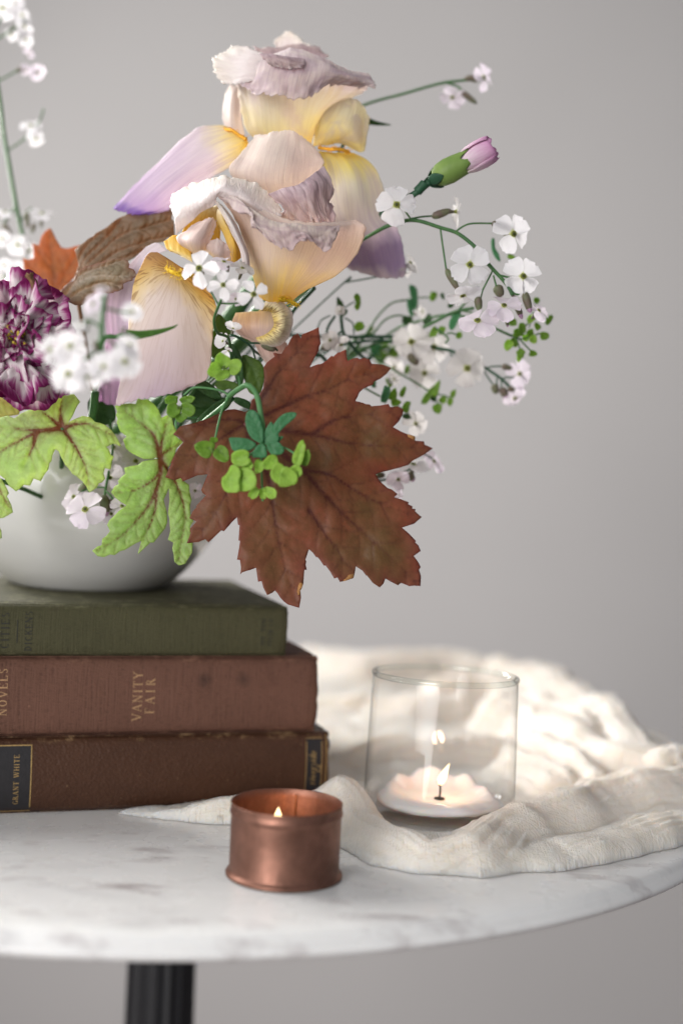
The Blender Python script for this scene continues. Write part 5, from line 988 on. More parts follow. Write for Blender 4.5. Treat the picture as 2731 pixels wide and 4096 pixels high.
# ------------------------------------------------------------------ four-petalled white sprays
def petalmesh(seed, wid=.92, notch=.16, n=15, cup=.16):
    v, u = np.meshgrid(np.linspace(0, 1, n), np.linspace(-1, 1, n), indexing='ij')
    prof = np.interp(v, [0, .08, .2, .38, .6, .78, .92, 1], [.12, .20, .46, .78, .99, 1.0, .78, .46]) * wid * .5
    x = .03 + .97 * v - notch * smoothstep(.6, 1, v) * np.exp(-(u / .26) ** 2) - .10 * smoothstep(.75, 1, v) * u * u
    y = prof * u
    z = cup * (v ** 2) * .5 * 0 + .10 * np.abs(u) ** 1.6 * np.sin(v * np.pi) - .16 * v ** 2.2 + .035 * vnoise(u * 2.4 + seed, v * 3.1, seed) * v + .02 * vnoise(u * 5, v * 5, seed + 2) * v
    y = y + .06 * vnoise(v * 2, u * 0 + seed, seed + 4) * v
    return raw_mesh('white_petal', np.stack([x, y, z], -1).reshape(-1, 3) * 1000, gridfaces(n, n), [], uv=np.stack([(u.ravel() + 1) / 2, v.ravel()], -1))
def whitemat(name, base, tip, eye, vein, trans):
    mt, nt, out = newmat(name); uv = coord(nt, 'UV'); sep = nd(nt, 'ShaderNodeSeparateXYZ', {0: uv})
    col = ramp(nt, sep.outputs[1], [(0, eye), (.10, eye), (.17, base), (.5, base), (1, tip)])
    vn = noise(nt, mapping(nt, uv, (16, 1.6, 1)), 1, 2)
    col = mix(nt, math_(nt, 'MULTIPLY', ramp(nt, vn, [(.5, 0.0), (.66, 1.0)]), .30), col, vein)
    nt.links.new(thin(nt, col, col, trans, .5, bumpn(nt, vn, .25, .0005), .25), out.inputs[0]); return mt
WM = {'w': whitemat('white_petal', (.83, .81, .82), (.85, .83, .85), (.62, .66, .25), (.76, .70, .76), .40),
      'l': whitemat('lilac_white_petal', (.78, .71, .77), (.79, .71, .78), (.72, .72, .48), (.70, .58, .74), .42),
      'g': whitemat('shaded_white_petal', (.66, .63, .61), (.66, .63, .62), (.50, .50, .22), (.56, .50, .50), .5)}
PM = {}
for kk, wm in WM.items():
    PM[kk] = []
    for s in range(4):
        me = petalmesh(s * 7 + 3, .98 + .07 * (s % 3), .05 + .05 * (s % 2)); me.materials.append(wm); PM[kk].append(me)
eyem = simple('flower_eye', (.22, .24, .035), .7, .3, 900); eyed = simple('flower_throat', (.05, .06, .012), .8, .3, 900)
calm = plantmat('purple_green_calyx', (.17, .11, .10), (.15, .19, .09), (.25, .22, .14), .2, .5, 260)
bv, bf = lathe([(.001, .02), (.035, .025), (.055, .0), (.075, -.03), (.10, -.012), (.085, -.05), (.06, -.16), (.05, -.2)], 12); EYE = raw_mesh('flower_eye', (bv * np.array([1.5, 1.5, 1.2]) + np.array([0, 0, .07])) * 1000, fixfaces(bf), [eyem, eyed], midx=None)
for pol in EYE.polygons: pol.material_index = 1 if pol.index < 24 else 0
cv, cf = lathe([(.001, -.05), (.07, -.06), (.105, -.22), (.13, -.45), (.125, -.68), (.09, -.85), (.04, -.94), (.001, -.95)], 10); CAL = raw_mesh('calyx', cv * 1000, fixfaces(cf), [calm])
PM['n'] = []
for s in range(4):
    me = petalmesh(s * 5 + 40, .66 + .04 * (s % 3), .0, cup=.1); me.materials.append(WM['w']); PM['n'].append(me)
rng6 = random.Random(11)
def frame(n, th):
    nw = n[0] * IRT + n[1] * IUP - n[2] * FWD; nw = nw / np.linalg.norm(nw)
    e = math.cos(th) * IRT + math.sin(th) * IUP; e = e - nw * (e @ nw); e /= np.linalg.norm(e); return e, np.cross(nw, e), nw
def flower(parent, x, y, d, r, n=(0, 0, 1), th=45, tint='w', skip=(), calyx=True, open_=1.0):
    """r: petal length in photograph pixels at that depth; n: facing (right, up, towards the lens)"""
    R = r * d / FPX; e, b, nw = frame(n, math.radians(th)); c = P(x, y, d) - rootloc(parent)
    m = Matrix.Identity(4)
    for i in range(3): m[i][0], m[i][1], m[i][2], m[i][3] = e[i] * R, b[i] * R, nw[i] * R, c[i] * .001
    for i in range(3):
        for j in range(3): m[i][j] *= .001
    S3 = Matrix.Scale(1.0, 4)
    f = put('flower', EYE, parent); f.matrix_basis = Matrix.Translation(m.to_translation()) @ m.to_3x3().to_4x4()
    for k in range(4):
        if k in skip: continue
        p = put('petal', PM[tint][rng6.randrange(4)], f)
        p.matrix_basis = Matrix.Rotation(math.radians(90 * k + rng6.uniform(-9, 9)), 4, 'Z') @ Matrix.Rotation(math.radians(rng6.uniform(-14, 14) - (1 - open_) * 55), 4, 'Y') @ Matrix.Rotation(math.radians(rng6.uniform(-12, 12)), 4, 'X') @ Matrix.Diagonal((rng6.uniform(.92, 1.06), rng6.uniform(.9, 1.12), 1, 1))
    if calyx:
        q = put('calyx', CAL, f)
    return P(x, y, d) - nw * R * .95
def fixscale():
    pass
M_bud = calm
def budpart(parent, x0, y0, x1, y1, d, w, tipcol=None):
    """a closed bud or an empty calyx from x0,y0 (stalk end) to x1,y1"""
    a = P(x0, y0, d); b = P(x1, y1, d); t = np.linspace(0, 1, 12)[:, None]; pts = a + (b - a) * t
    R = w * d / FPX
    v, f = tube(pts, R * np.interp(t[:, 0], [0, .12, .35, .7, .9, 1], [.35, .85, 1, .86, .6, .2]), 9)
    ff = fixfaces(f); mt = [M_bud, tipcol] if tipcol else [M_bud]
    mi = [1 if (tipcol and min(q) % 1000 >= 9 * 9 and min(q) < 108) else 0 for q in ff]
    part('bud', v, ff, mt, parent, midx=mi)
lil = plantmat('lilac_bud_tip', (.70, .48, .66), (.62, .38, .58), (.7, .5, .66), .3, .5, 300)
def sprig(label, loc_i, stems, flowers=(), buds=(), mt=None, cat='flower spray', name='dames_rocket_sprig', group='white four-petalled sprays', base=None):
    s = thing(name, label, cat, BOWLIN(loc_i) if base is None else base, group)
    mb = MB()
    for st in stems:
        rad = st[0]; pts = [q for q in st[1:]]
        if pts[-1] == 'bowl':
            w = curve3(pts[:-1]); mb.tube(w, rad, 8); mb.tube(catmull(np.vstack([w[-2:], tobowl(w[-1], loc_i, 4)[1:]]), 18), rad, 8)
        else: mb.tube(curve3(pts), rad, 7)
    mb.part('stem', mt or stemg, s)
    for fl in flowers: flower(s, *fl[:4], **(fl[4] if len(fl) > 4 else {}))
    for b in buds: budpart(s, *b)
    return s
def f3(z, x, y, d, r, **k): X_, Y_ = z(x, y); return (X_, Y_, d, r / z.k, k)
def s3(z, rad, *pts): return [rad] + [(p if p == 'bowl' else z(p[0], p[1]) + (p[2],)) for p in pts]
def b3_(z, x0, y0, x1, y1, d, w, tip=None): return z(x0, y0) + z(x1, y1) + (d, w / z.k, tip)

# A: the upper right arching spray
sprig('white spray arching right from behind the irises, its topmost flower spotted', 12, [
  s3(B3, .78, (1200, 800, 548), (1150, 710, 548), (1040, 590, 548), (980, 520, 548), (900, 415, 548), (760, 305, 549), (620, 258, 550), (450, 205, 551), (330, 205, 552), (200, 245, 553), (60, 320, 556), (-200, 480, 572), (-380, 700, 585), 'bowl'),
  s3(B3, .36, (385, 190, 551), (360, 155, 549), (330, 110, 547)), s3(B3, .36, (390, 186, 551), (470, 172, 553), (560, 165, 556)), s3(B3, .36, (750, 285, 549), (810, 245, 549), (880, 225, 549), (1035, 224, 550)),
  s3(B3, .38, (622, 265, 550), (640, 400, 549), (668, 590, 548)), s3(B3, .40, (870, 400, 548), (830, 440, 548)), s3(B3, .40, (1100, 640, 548), (1200, 665, 548)), s3(B3, .36, (1040, 600, 548), (1000, 680, 548), (960, 760, 548), (945, 820, 548)), s3(B3, .36, (1045, 640, 548), (1070, 730, 548)),
  s3(B3, .42, (1150, 720, 548), (1220, 790, 548), (1290, 780, 548))],
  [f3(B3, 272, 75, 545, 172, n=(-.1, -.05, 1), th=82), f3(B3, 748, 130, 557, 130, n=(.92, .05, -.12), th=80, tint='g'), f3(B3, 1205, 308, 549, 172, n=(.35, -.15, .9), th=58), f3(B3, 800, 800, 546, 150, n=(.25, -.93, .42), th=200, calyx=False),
   f3(B3, 858, 555, 544, 170, n=(-.1, -.1, 1), th=40), f3(B3, 1284, 648, 546, 170, n=(.1, .05, 1), th=40), f3(B3, 1130, 884, 544, 150, n=(.1, .55, .8), th=10, tint='l'), f3(B3, 918, 1006, 542, 175, n=(-.15, .62, .75), th=25, tint='l'), f3(B3, 1410, 922, 552, 110, n=(.45, .5, .5), th=10, tint='l')],
  [b3_(B3, 555, 172, 708, 118, 555, 34), b3_(B3, 1033, 222, 1170, 268, 550, 34), b3_(B3, 668, 590, 765, 760, 548, 30), b3_(B3, 1292, 770, 1342, 940, 548, 34, lil), b3_(B3, 1070, 720, 1110, 812, 549, 44), b3_(B3, 920, 810, 932, 925, 548, 34), b3_(B3, 1200, 800, 1275, 990, 550, 30, lil), b3_(B3, 1150, 985, 1160, 1055, 550, 16, lil)])
# B: the lower right spray, further back
sprig('pale spray reaching right behind the bronze leaf tip, level with the front fall', 13, [
  s3(B5, .75, (1410, 650, 590), (1290, 600, 590), (1180, 580, 590), (880, 500, 592), (740, 492, 592), (530, 494, 592), (260, 490, 594), (0, 478, 598), (-200, 480, 604), 'bowl'), s3(B5, .65, (1180, 585, 592), (870, 537, 594), (700, 522, 594), (470, 552, 596), (260, 602, 600), (100, 690, 606), 'bowl'),
  s3(B3, .62, (800, 1285, 590), (960, 1370, 590), (1110, 1470, 590), (1200, 1565, 590)), s3(B3, .36, (985, 1385, 590), (1040, 1370, 590), (1110, 1368, 590)), s3(B3, .36, (970, 1405, 590), (1010, 1470, 590), (1040, 1510, 590)), s3(B3, .34, (1110, 1470, 590), (1160, 1455, 590), (1210, 1458, 590)), s3(B3, .34, (1075, 1460, 590), (1070, 1520, 590)), s3(B3, .34, (1110, 1480, 590), (1110, 1540, 590)),
  s3(B3, .34, (700, 1265, 590), (735, 1320, 590))],
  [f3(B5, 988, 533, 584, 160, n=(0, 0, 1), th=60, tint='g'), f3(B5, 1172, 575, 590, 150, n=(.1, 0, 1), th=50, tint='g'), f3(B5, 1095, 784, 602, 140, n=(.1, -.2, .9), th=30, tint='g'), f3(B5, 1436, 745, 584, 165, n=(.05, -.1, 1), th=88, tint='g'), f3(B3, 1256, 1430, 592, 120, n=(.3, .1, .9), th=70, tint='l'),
   f3(R6, 1190, 1085, 594, 90, n=(.3, -.5, .6), th=80, tint='l'), f3(B5, 850, 735, 606, 110, n=(.3, .2, .6), th=10, tint='g'), f3(B5, 1080, 290, 602, 90, n=(.7, .2, .3), th=80, tint='g')],
  [b3_(B5, 965, 635, 1045, 715, 586, 36), b3_(B3, 1110, 1368, 1195, 1385, 590, 26), b3_(B3, 1050, 1510, 1070, 1590, 590, 34), b3_(B3, 1110, 1540, 1150, 1620, 590, 34, lil), b3_(B3, 1160, 1545, 1215, 1560, 590, 24), b3_(B3, 730, 1315, 800, 1345, 590, 30)], stemd)
# C: thin stem at the upper right
sprig('thin lone stem at the upper right ending in small blurred pink blooms', 14, [
  s3(R3, .62, (830, 330, 600), (700, 345, 600), (560, 365, 600), (330, 430, 600), (85, 500, 602), (-200, 640, 612), (-500, 1000, 625), 'bowl'), s3(R3, .42, (610, 362, 600), (680, 385, 600), (700, 415, 600)), s3(R3, .36, (640, 370, 600), (650, 400, 600))],
  [f3(R3, 838, 325, 600, 92, n=(.55, .1, .5), th=85, tint='l'), f3(R3, 640, 450, 602, 88, n=(-.2, -.6, .5), th=20, tint='l')], [b3_(R3, 715, 335, 830, 325, 600, 20), b3_(R3, 690, 410, 795, 490, 600, 20)])
# D and E: the tall stem at the left edge
sprig('tall sunlit stem rising along the left picture edge with white flowers', 15, [
  s3(R1, .95, (-60, 300, 640), (-25, 480, 640), (0, 640, 640), (22, 830, 638), (60, 1050, 636), (100, 1280, 634), (145, 1500, 632), (180, 1750, 630), 'bowl'), s3(R1, .4, (-40, 260, 640), (0, 232, 640), (80, 180, 640), (165, 122, 640)), s3(R1, .4, (-20, 512, 640), (0, 500, 640), (90, 450, 640), (150, 400, 640)), s3(R1, .4, (45, 945, 637), (150, 870, 637), (240, 770, 637), (275, 680, 637)),
  s3(R1, .4, (100, 1290, 634), (60, 1340, 634), (20, 1400, 634)), s3(R1, .4, (120, 1400, 634), (170, 1330, 634), (200, 1300, 634)), s3(R1, .4, (-60, 300, 640), (-10, 140, 642), (60, 60, 644))],
  [f3(R1, 15, 45, 642, 85, th=30), f3(R1, 85, 15, 644, 75, th=50), f3(R1, 140, 90, 642, 62, n=(.4, .2, .8), th=30), f3(R1, 155, 165, 640, 62, n=(.6, 0, .7), th=60), f3(R1, 165, 245, 640, 55, n=(.5, -.4, .7), th=20), f3(R1, 70, 215, 642, 45, n=(0, -.7, .6), th=20), f3(R1, 185, 330, 640, 42, n=(.5, .5, .5), th=20, tint='l'),
   f3(R1, 240, 455, 638, 58, n=(.5, -.4, .6), th=30, tint='l'), f3(R1, 160, 440, 640, 45, n=(0, -.6, .5), th=10, tint='l'), f3(R1, 195, 785, 636, 75, n=(.2, .5, .7), th=20), f3(R1, 225, 870, 636, 60, n=(.3, -.7, .5), th=250), f3(R1, 35, 1325, 634, 72, n=(-.1, .85, .4), th=20), f3(R1, 265, 1335, 630, 95, n=(.15, .9, .25), th=5), f3(R1, 110, 1535, 630, 70, n=(0, -.1, 1), th=40), f3(R1, 185, 1570, 630, 62, n=(.4, -.3, .8), th=40), f3(R1, 15, 1495, 632, 62, n=(-.3, .2, .9), th=10), f3(R1, 105, 1700, 628, 70, n=(-.2, -.2, .9), th=30), f3(R1, 25, 1660, 630, 55, n=(0, .3, .9), th=45)],
  [b3_(R1, 50, 200, 115, 150, 641, 12), b3_(R1, 105, 450, 150, 402, 640, 14), b3_(R1, 165, 1320, 175, 1430, 634, 16), b3_(R1, 20, 1400, 70, 1480, 634, 20), b3_(R1, 215, 1400, 200, 1460, 633, 16)], stemg)
sprig('very bright white petals at the left edge above the carnation', 16, [s3(B2, .6, (100, 560, 650), (60, 640, 650), (40, 760, 645), 'bowl')], [f3(B2, 35, 660, 650, 110, n=(.3, .6, .5), th=20), f3(B2, 130, 590, 640, 90, n=(.1, .2, .9), th=60), f3(B2, 160, 690, 640, 60, n=(-.2, .4, .7), th=15)])
# F: the crisp cluster in front of the lower iris
sprig('crisp white flower cluster in front of the lower iris throat', 17, [
  s3(A4, .55, (1090, 560, 505), (1050, 640, 508), (1012, 760, 514), (1040, 860, 522), (1130, 910, 530), (1150, 1100, 545), 'bowl'), s3(A4, .34, (1060, 625, 508), (1180, 625, 508), (1300, 600, 507)), s3(A4, .34, (1050, 640, 508), (970, 500, 508), (920, 420, 507)), s3(A4, .34, (1080, 560, 507), (1110, 420, 511), (1120, 330, 512))],
  [f3(A4, 892, 345, 503, 175, n=(-.1, .12, 1), th=182, tint='n'), f3(A4, 1085, 478, 501, 132, n=(.05, .1, 1), th=92, tint='n'), f3(A4, 1328, 552, 501, 142, n=(.15, .05, 1), th=115, tint='n'), f3(A4, 1090, 290, 514, 110, n=(.1, .8, .5), th=170, tint='l'), f3(A4, 1240, 345, 514, 110, n=(.3, .75, .5), th=150, tint='g'), f3(A4, 1185, 590, 510, 60, n=(.1, -.2, .9), th=30, tint='l')],
  [b3_(A4, 1110, 400, 1130, 320, 512, 14)])
# G: the blurred cluster close to the lens
sprig('blurred white cluster close to the lens in front of the carnation', 18, [
  s3(B2, .85, (840, 800, 442), (825, 940, 442), (812, 1100, 443), (800, 1250, 448), (792, 1330, 492), (775, 1440, 535), (762, 1560, 560), 'bowl'), s3(B2, .42, (815, 1060, 443), (700, 1000, 443), (640, 1080, 443)), s3(B2, .42, (810, 1120, 443), (900, 1180, 443), (960, 1260, 443)), s3(B2, .42, (830, 900, 442), (950, 930, 443), (1040, 940, 444)), s3(B2, .42, (805, 1220, 445), (700, 1300, 443), (620, 1370, 442)), s3(B2, .42, (805, 1200, 445), (860, 1300, 443), (840, 1370, 442))],
  [f3(B2, 560, 1205, 438, 150, n=(-.1, .1, 1), th=40), f3(B2, 400, 1235, 440, 120, n=(-.6, .1, .8), th=70), f3(B2, 545, 1430, 437, 165, n=(-.1, 0, 1), th=30), f3(B2, 690, 1450, 439, 135, n=(.1, -.3, .9), th=60), f3(B2, 830, 1370, 437, 125, n=(-.1, .1, 1), th=20), f3(B2, 1000, 1330, 436, 150, n=(.2, 0, 1), th=50), f3(B2, 1040, 1200, 440, 110, n=(.5, .4, .7), th=60), f3(B2, 740, 870, 444, 95, n=(-.4, .3, .7), th=70, tint='l'), f3(B2, 815, 750, 444, 70, n=(0, .8, .5), th=80, tint='l'), f3(B2, 1060, 930, 444, 95, n=(.3, .3, .8), th=30), f3(B2, 640, 1040, 441, 80, n=(-.1, .7, .5), th=20)],
  [b3_(B2, 700, 1010, 690, 1100, 442, 22), b3_(B2, 760, 1160, 780, 1250, 444, 22), b3_(B2, 970, 1070, 1010, 1090, 442, 26, lil)])
# H: small sprays under the lime leaves in front of the bowl
sprig('lilac white flowers hanging in front of the bowl between the two lime leaves', 19, [
  s3(B1, .5, (835, 980, 549), (850, 880, 552), (900, 600, 556), (880, 380, 562), 'bowl'), s3(B1, .34, (850, 930, 550), (880, 960, 548), (910, 1000, 547)), s3(B1, .34, (850, 900, 551), (740, 900, 552), (650, 930, 550)), s3(B1, .34, (700, 905, 551), (720, 960, 550))],
  [f3(B1, 682, 1078, 541, 172, n=(-.1, .42, .85), th=150, tint='l'), f3(B1, 590, 975, 552, 118, n=(-.3, .2, .8), th=160, tint='l'), f3(B1, 975, 1050, 546, 105, n=(.2, .5, .7), th=170, tint='l'), f3(B1, 890, 1110, 549, 90, n=(.2, .1, .8), th=230, tint='l', skip=(2,)), f3(B1, 880, 820, 554, 120, n=(.1, -.3, .9), th=40, tint='l')],
  [b3_(B1, 830, 960, 850, 1130, 548, 42, lil), b3_(B1, 905, 985, 880, 1080, 549, 30), b3_(B1, 740, 950, 690, 1010, 549, 34), b3_(B1, 690, 870, 630, 940, 552, 32)])
sprig('white flowers half hidden behind the gap between the two lime leaves', 20, [s3(B1, .6, (900, 560, 566), (880, 400, 570), (860, 250, 576), 'bowl')],
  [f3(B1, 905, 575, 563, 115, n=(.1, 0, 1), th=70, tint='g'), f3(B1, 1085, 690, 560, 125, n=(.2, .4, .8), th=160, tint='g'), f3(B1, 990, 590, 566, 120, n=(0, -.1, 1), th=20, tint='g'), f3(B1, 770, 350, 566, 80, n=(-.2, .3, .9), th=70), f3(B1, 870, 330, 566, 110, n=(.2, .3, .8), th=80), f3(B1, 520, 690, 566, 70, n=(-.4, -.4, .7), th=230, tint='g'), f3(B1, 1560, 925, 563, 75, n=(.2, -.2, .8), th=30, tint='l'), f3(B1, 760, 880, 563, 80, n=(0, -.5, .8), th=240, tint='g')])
# I: right of the bronze leaf
sprig('small white spray peeping out right of the bronze leaf', 21, [s3(A8, .5, (1330, 330, 575), (1160, 400, 575), (1000, 440, 578), (700, 300, 590), 'bowl'), s3(A8, .34, (1160, 400, 575), (1180, 430, 575)), s3(A8, .34, (1380, 225, 577), (1460, 265, 577))],
  [f3(A8, 1305, 315, 572, 140, n=(.1, .75, .5), th=25, tint='w'), f3(A8, 1186, 436, 571, 98, n=(0, .3, .9), th=0, tint='l'), f3(A8, 1470, 290, 582, 110, n=(.3, .5, .6), th=40, tint='l'), f3(A8, 1190, 560, 582, 40, th=30, tint='l'), f3(B5, 1025, 1190, 585, 110, n=(.3, 0, .7), th=65, tint='g'), f3(B5, 850, 830, 588, 60, n=(.3, 0, .7), th=20, tint='g')],
  [b3_(A8, 1260, 380, 1310, 450, 573, 34, lil), b3_(A8, 1000, 405, 1080, 400, 577, 30)], stemd)
# J: wilted flowers beside the curled fall
sprig('small wilted white flowers on dark forked twigs right of the lilac fall', 22, [s3(A4, .5, (1140, 880, 536), (1190, 890, 537), (1280, 945, 540), (1340, 1010, 546), (1420, 1060, 556), 'bowl'), s3(A4, .38, (1275, 942, 540), (1390, 945, 541), (1440, 965, 542)), s3(A4, .36, (1320, 990, 544), (1345, 1080, 548)), s3(A4, .4, (1470, 950, 545), (1520, 1005, 547))],
  [f3(A4, 1085, 930, 533, 82, n=(-.5, .2, .7), th=200, open_=.4), f3(A4, 1125, 1000, 534, 72, n=(-.1, -.7, .6), th=250, open_=.3, skip=(1,)), f3(A4, 1165, 830, 536, 80, n=(.2, .7, .6), th=70, open_=.4)], [b3_(A4, 1390, 945, 1500, 1000, 542, 34)], stemd)
sprig('wilted grey flower with curled filaments beside the purple iris tip', 23, [s3(B3, .36, (415, 578, 575), (345, 560, 575), (270, 600, 577), (120, 650, 582), (-150, 700, 590), 'bowl')], [f3(B3, 380, 540, 574, 105, n=(.5, .4, .5), th=62, tint='g', skip=(1,)), f3(B3, 340, 620, 575, 70, n=(.3, -.6, .5), th=250, tint='g', skip=(0, 2))], [], stemd)
sprig('wilted white flowers against the green sprig above the bronze leaf', 24, [s3(B5, .45, (440, 440, 578), (380, 500, 577), (330, 600, 580), (250, 650, 590), 'bowl')], [f3(B5, 340, 520, 574, 78, n=(-.2, -.1, 1), th=150, tint='g', open_=.8), f3(B5, 425, 555, 575, 90, n=(.3, -.4, .8), th=265, tint='g', open_=.7, skip=(1,)), f3(B5, 420, 290, 578, 50, n=(0, .3, .8), th=20, tint='g', open_=.5)], [b3_(B5, 270, 560, 330, 590, 578, 34)], stemd)

# ------------------------------------------------------------------ pink carnation bud
bp = thing('carnation_bud', 'half open pink carnation bud in a green calyx pointing up right', 'flower bud', BOWLIN(25))
a3 = P(*R3(520, 965), 548); b3w = P(*R3(735, 850), 546); ax = (b3w - a3); AL = np.linalg.norm(ax); ax = ax / AL
e1 = np.cross(ax, -FWD); e1 /= np.linalg.norm(e1); e2 = np.cross(ax, e1)
def along(t, r, a): return a3 + ax * t + (e1 * math.cos(a) + e2 * math.sin(a)) * r
cg = plantmat('calyx_green', (.24, .36, .09), (.18, .29, .07), (.2, .34, .06), .2, .45, 200)
rows = []; R0 = 75 / 1.568 * 548 / FPX
for t, r in [(0, .35), (.08, .72), (.22, .95), (.45, 1.06), (.7, 1.0), (.9, .93), (1.0, .9)]:
    rows.append([along(t * AL, r * R0, a) for a in np.linspace(0, 2 * np.pi, 30, endpoint=False)])
rows = np.array(rows); rows[-1] += ax * (AL * .16 * (np.cos(np.linspace(0, 2 * np.pi, 30, endpoint=False) * 5) ** 1))[:, None]; rows[-2] += ax * (AL * .06 * np.cos(np.linspace(0, 2 * np.pi, 30, endpoint=False) * 5))[:, None]
part('calyx', rows.reshape(-1, 3), gridfaces(7, 30, True), cg, bp, solid=.3)
pk = petalmat('pink_bud_petal', [(0, (.86, .76, .76)), (.35, (.85, .68, .77)), (.7, (.80, .52, .69)), (1, (.68, .32, .56))], (.74, .42, .62), .35, 14, None, 0, .3, 21)
rn = random.Random(4)
for k in range(9):
    a0 = k * 2.399 + .4; wd = 1.25 - .05 * k; ln = AL * (.98 - .045 * (k // 3) + rn.uniform(-.06, .06)); rr = R0 * (1.16 - .09 * k)
    v, u = np.meshgrid(np.linspace(0, 1, 16), np.linspace(-1, 1, 13), indexing='ij')
    A_ = a0 + u * wd * (.62 + .38 * np.sin(v * 2.2)); rad = rr * np.interp(v, [0, .3, .6, .85, 1], [.78, 1.0, 1.10, 1.06, .96 + rn.uniform(-.1, .25)]); T = AL * .82 + v * ln * (1 - .12 * u * u) + .5 * vnoise(u * 4, v, 50 + k) * v ** 3
    w = a3 + ax * T[..., None] + (e1 * np.cos(A_)[..., None] + e2 * np.sin(A_)[..., None]) * (rad + .35 * vnoise(u * 3, v * 3, 60 + k) * v)[..., None]
    part('petal', w.reshape(-1, 3), gridfaces(16, 13), pk, bp, uv=np.stack([(u.ravel() + 1) / 2, v.ravel()], -1), solid=.15)
for k, (L_, wd, a0, t0, mt) in enumerate([(.42, .9, 2.6, -.1, stemd), (.40, .9, 5.0, -.12, stemd), (.34, .8, .6, -.16, stemd), (.45, .35, 1.9, -.3, stemd)]):
    v, u = np.meshgrid(np.linspace(0, 1, 10), np.linspace(-1, 1, 7), indexing='ij')
    A_ = a0 + u * wd * np.sin(np.pi * (1 - v) * .5) ; rad = R0 * (.3 + .75 * v ** .6) * 1.02 if k < 3 else R0 * (.35 + 1.3 * v); T = (t0 + v * L_) * AL
    w = a3 + ax * T[..., None] + (e1 * np.cos(A_)[..., None] + e2 * np.sin(A_)[..., None]) * (rad)[..., None]
    part('bract', w.reshape(-1, 3), gridfaces(10, 7), mt, bp, solid=.3)
mb = MB(); mb.tube(curve3([R3(530, 960) + (548,), R3(430, 1040) + (549,), R3(355, 1085) + (552,), R3(200, 1180) + (566,), R3(0, 1400) + (590,)]), 1.25, 9); mb.tube(catmull(tobowl(P(*R3(0, 1400), 590), 25, 4), 16), 1.25, 9); mb.tube(curve3([R3(470, 990) + (548,), R3(420, 1045) + (548.5,)]), 1.9, 9); mb.part('stem', stemd, bp)
tipl = thing('leaf_blade', 'small pointed green leaf tip jutting out right of the upper iris', 'leaf', P(*R3(110, 600), 585))
simpleleaf('blade', R3.l([(40, 570), (120, 582), (180, 604), (258, 624), (190, 628), (110, 622), (40, 612)]), leafdk, tipl, plane(1480, 480, 585), R3.l([(50, 595), (250, 623)]), relief=.2, quilt=.1, und=.1, side=False)
mb = MB(); mb.tube(catmull(tobowl(P(*R3(50, 592), 585), 26, 0), 16), .7, 7); mb.part('stem', stemd, tipl)

# ------------------------------------------------------------------ picotee carnation
def picotee():
    mt, nt, out = newmat('picotee_petal'); uv = coord(nt, 'UV'); sep = nd(nt, 'ShaderNodeSeparateXYZ', {0: uv})
    fl_ = noise(nt, mapping(nt, uv, (16, 1.4, 1)), 1, 3, .6, .3); lo = noise(nt, coord(nt), 60, 2)
    v = math_(nt, 'ADD', sep.outputs[1], math_(nt, 'MULTIPLY', math_(nt, 'SUBTRACT', fl_, .5), .62)); v = math_(nt, 'ADD', v, math_(nt, 'MULTIPLY', math_(nt, 'SUBTRACT', lo, .5), .25))
    col = ramp(nt, v, [(0, (.26, .07, .16)), (.22, (.46, .20, .32)), (.44, (.82, .70, .72)), (.78, (.86, .78, .79)), (.92, (.42, .085, .27)), (1, (.24, .015, .12))])
    nt.links.new(thin(nt, col, col, .35, .5, bumpn(nt, fl_, .3, .0006), .25), out.inputs[0]); return mt
pm = picotee()
ccx, ccy = B4(225, 965); cc = P(ccx, ccy, 525)
car = thing('carnation', 'ruffled white carnation edged in magenta at the left edge', 'carnation', BOWLIN(27))
rn = random.Random(9); cn = np.array([-.05, .12, 1.0]); ce, cb, cw = frame(cn, 0.0)
cnt = 0
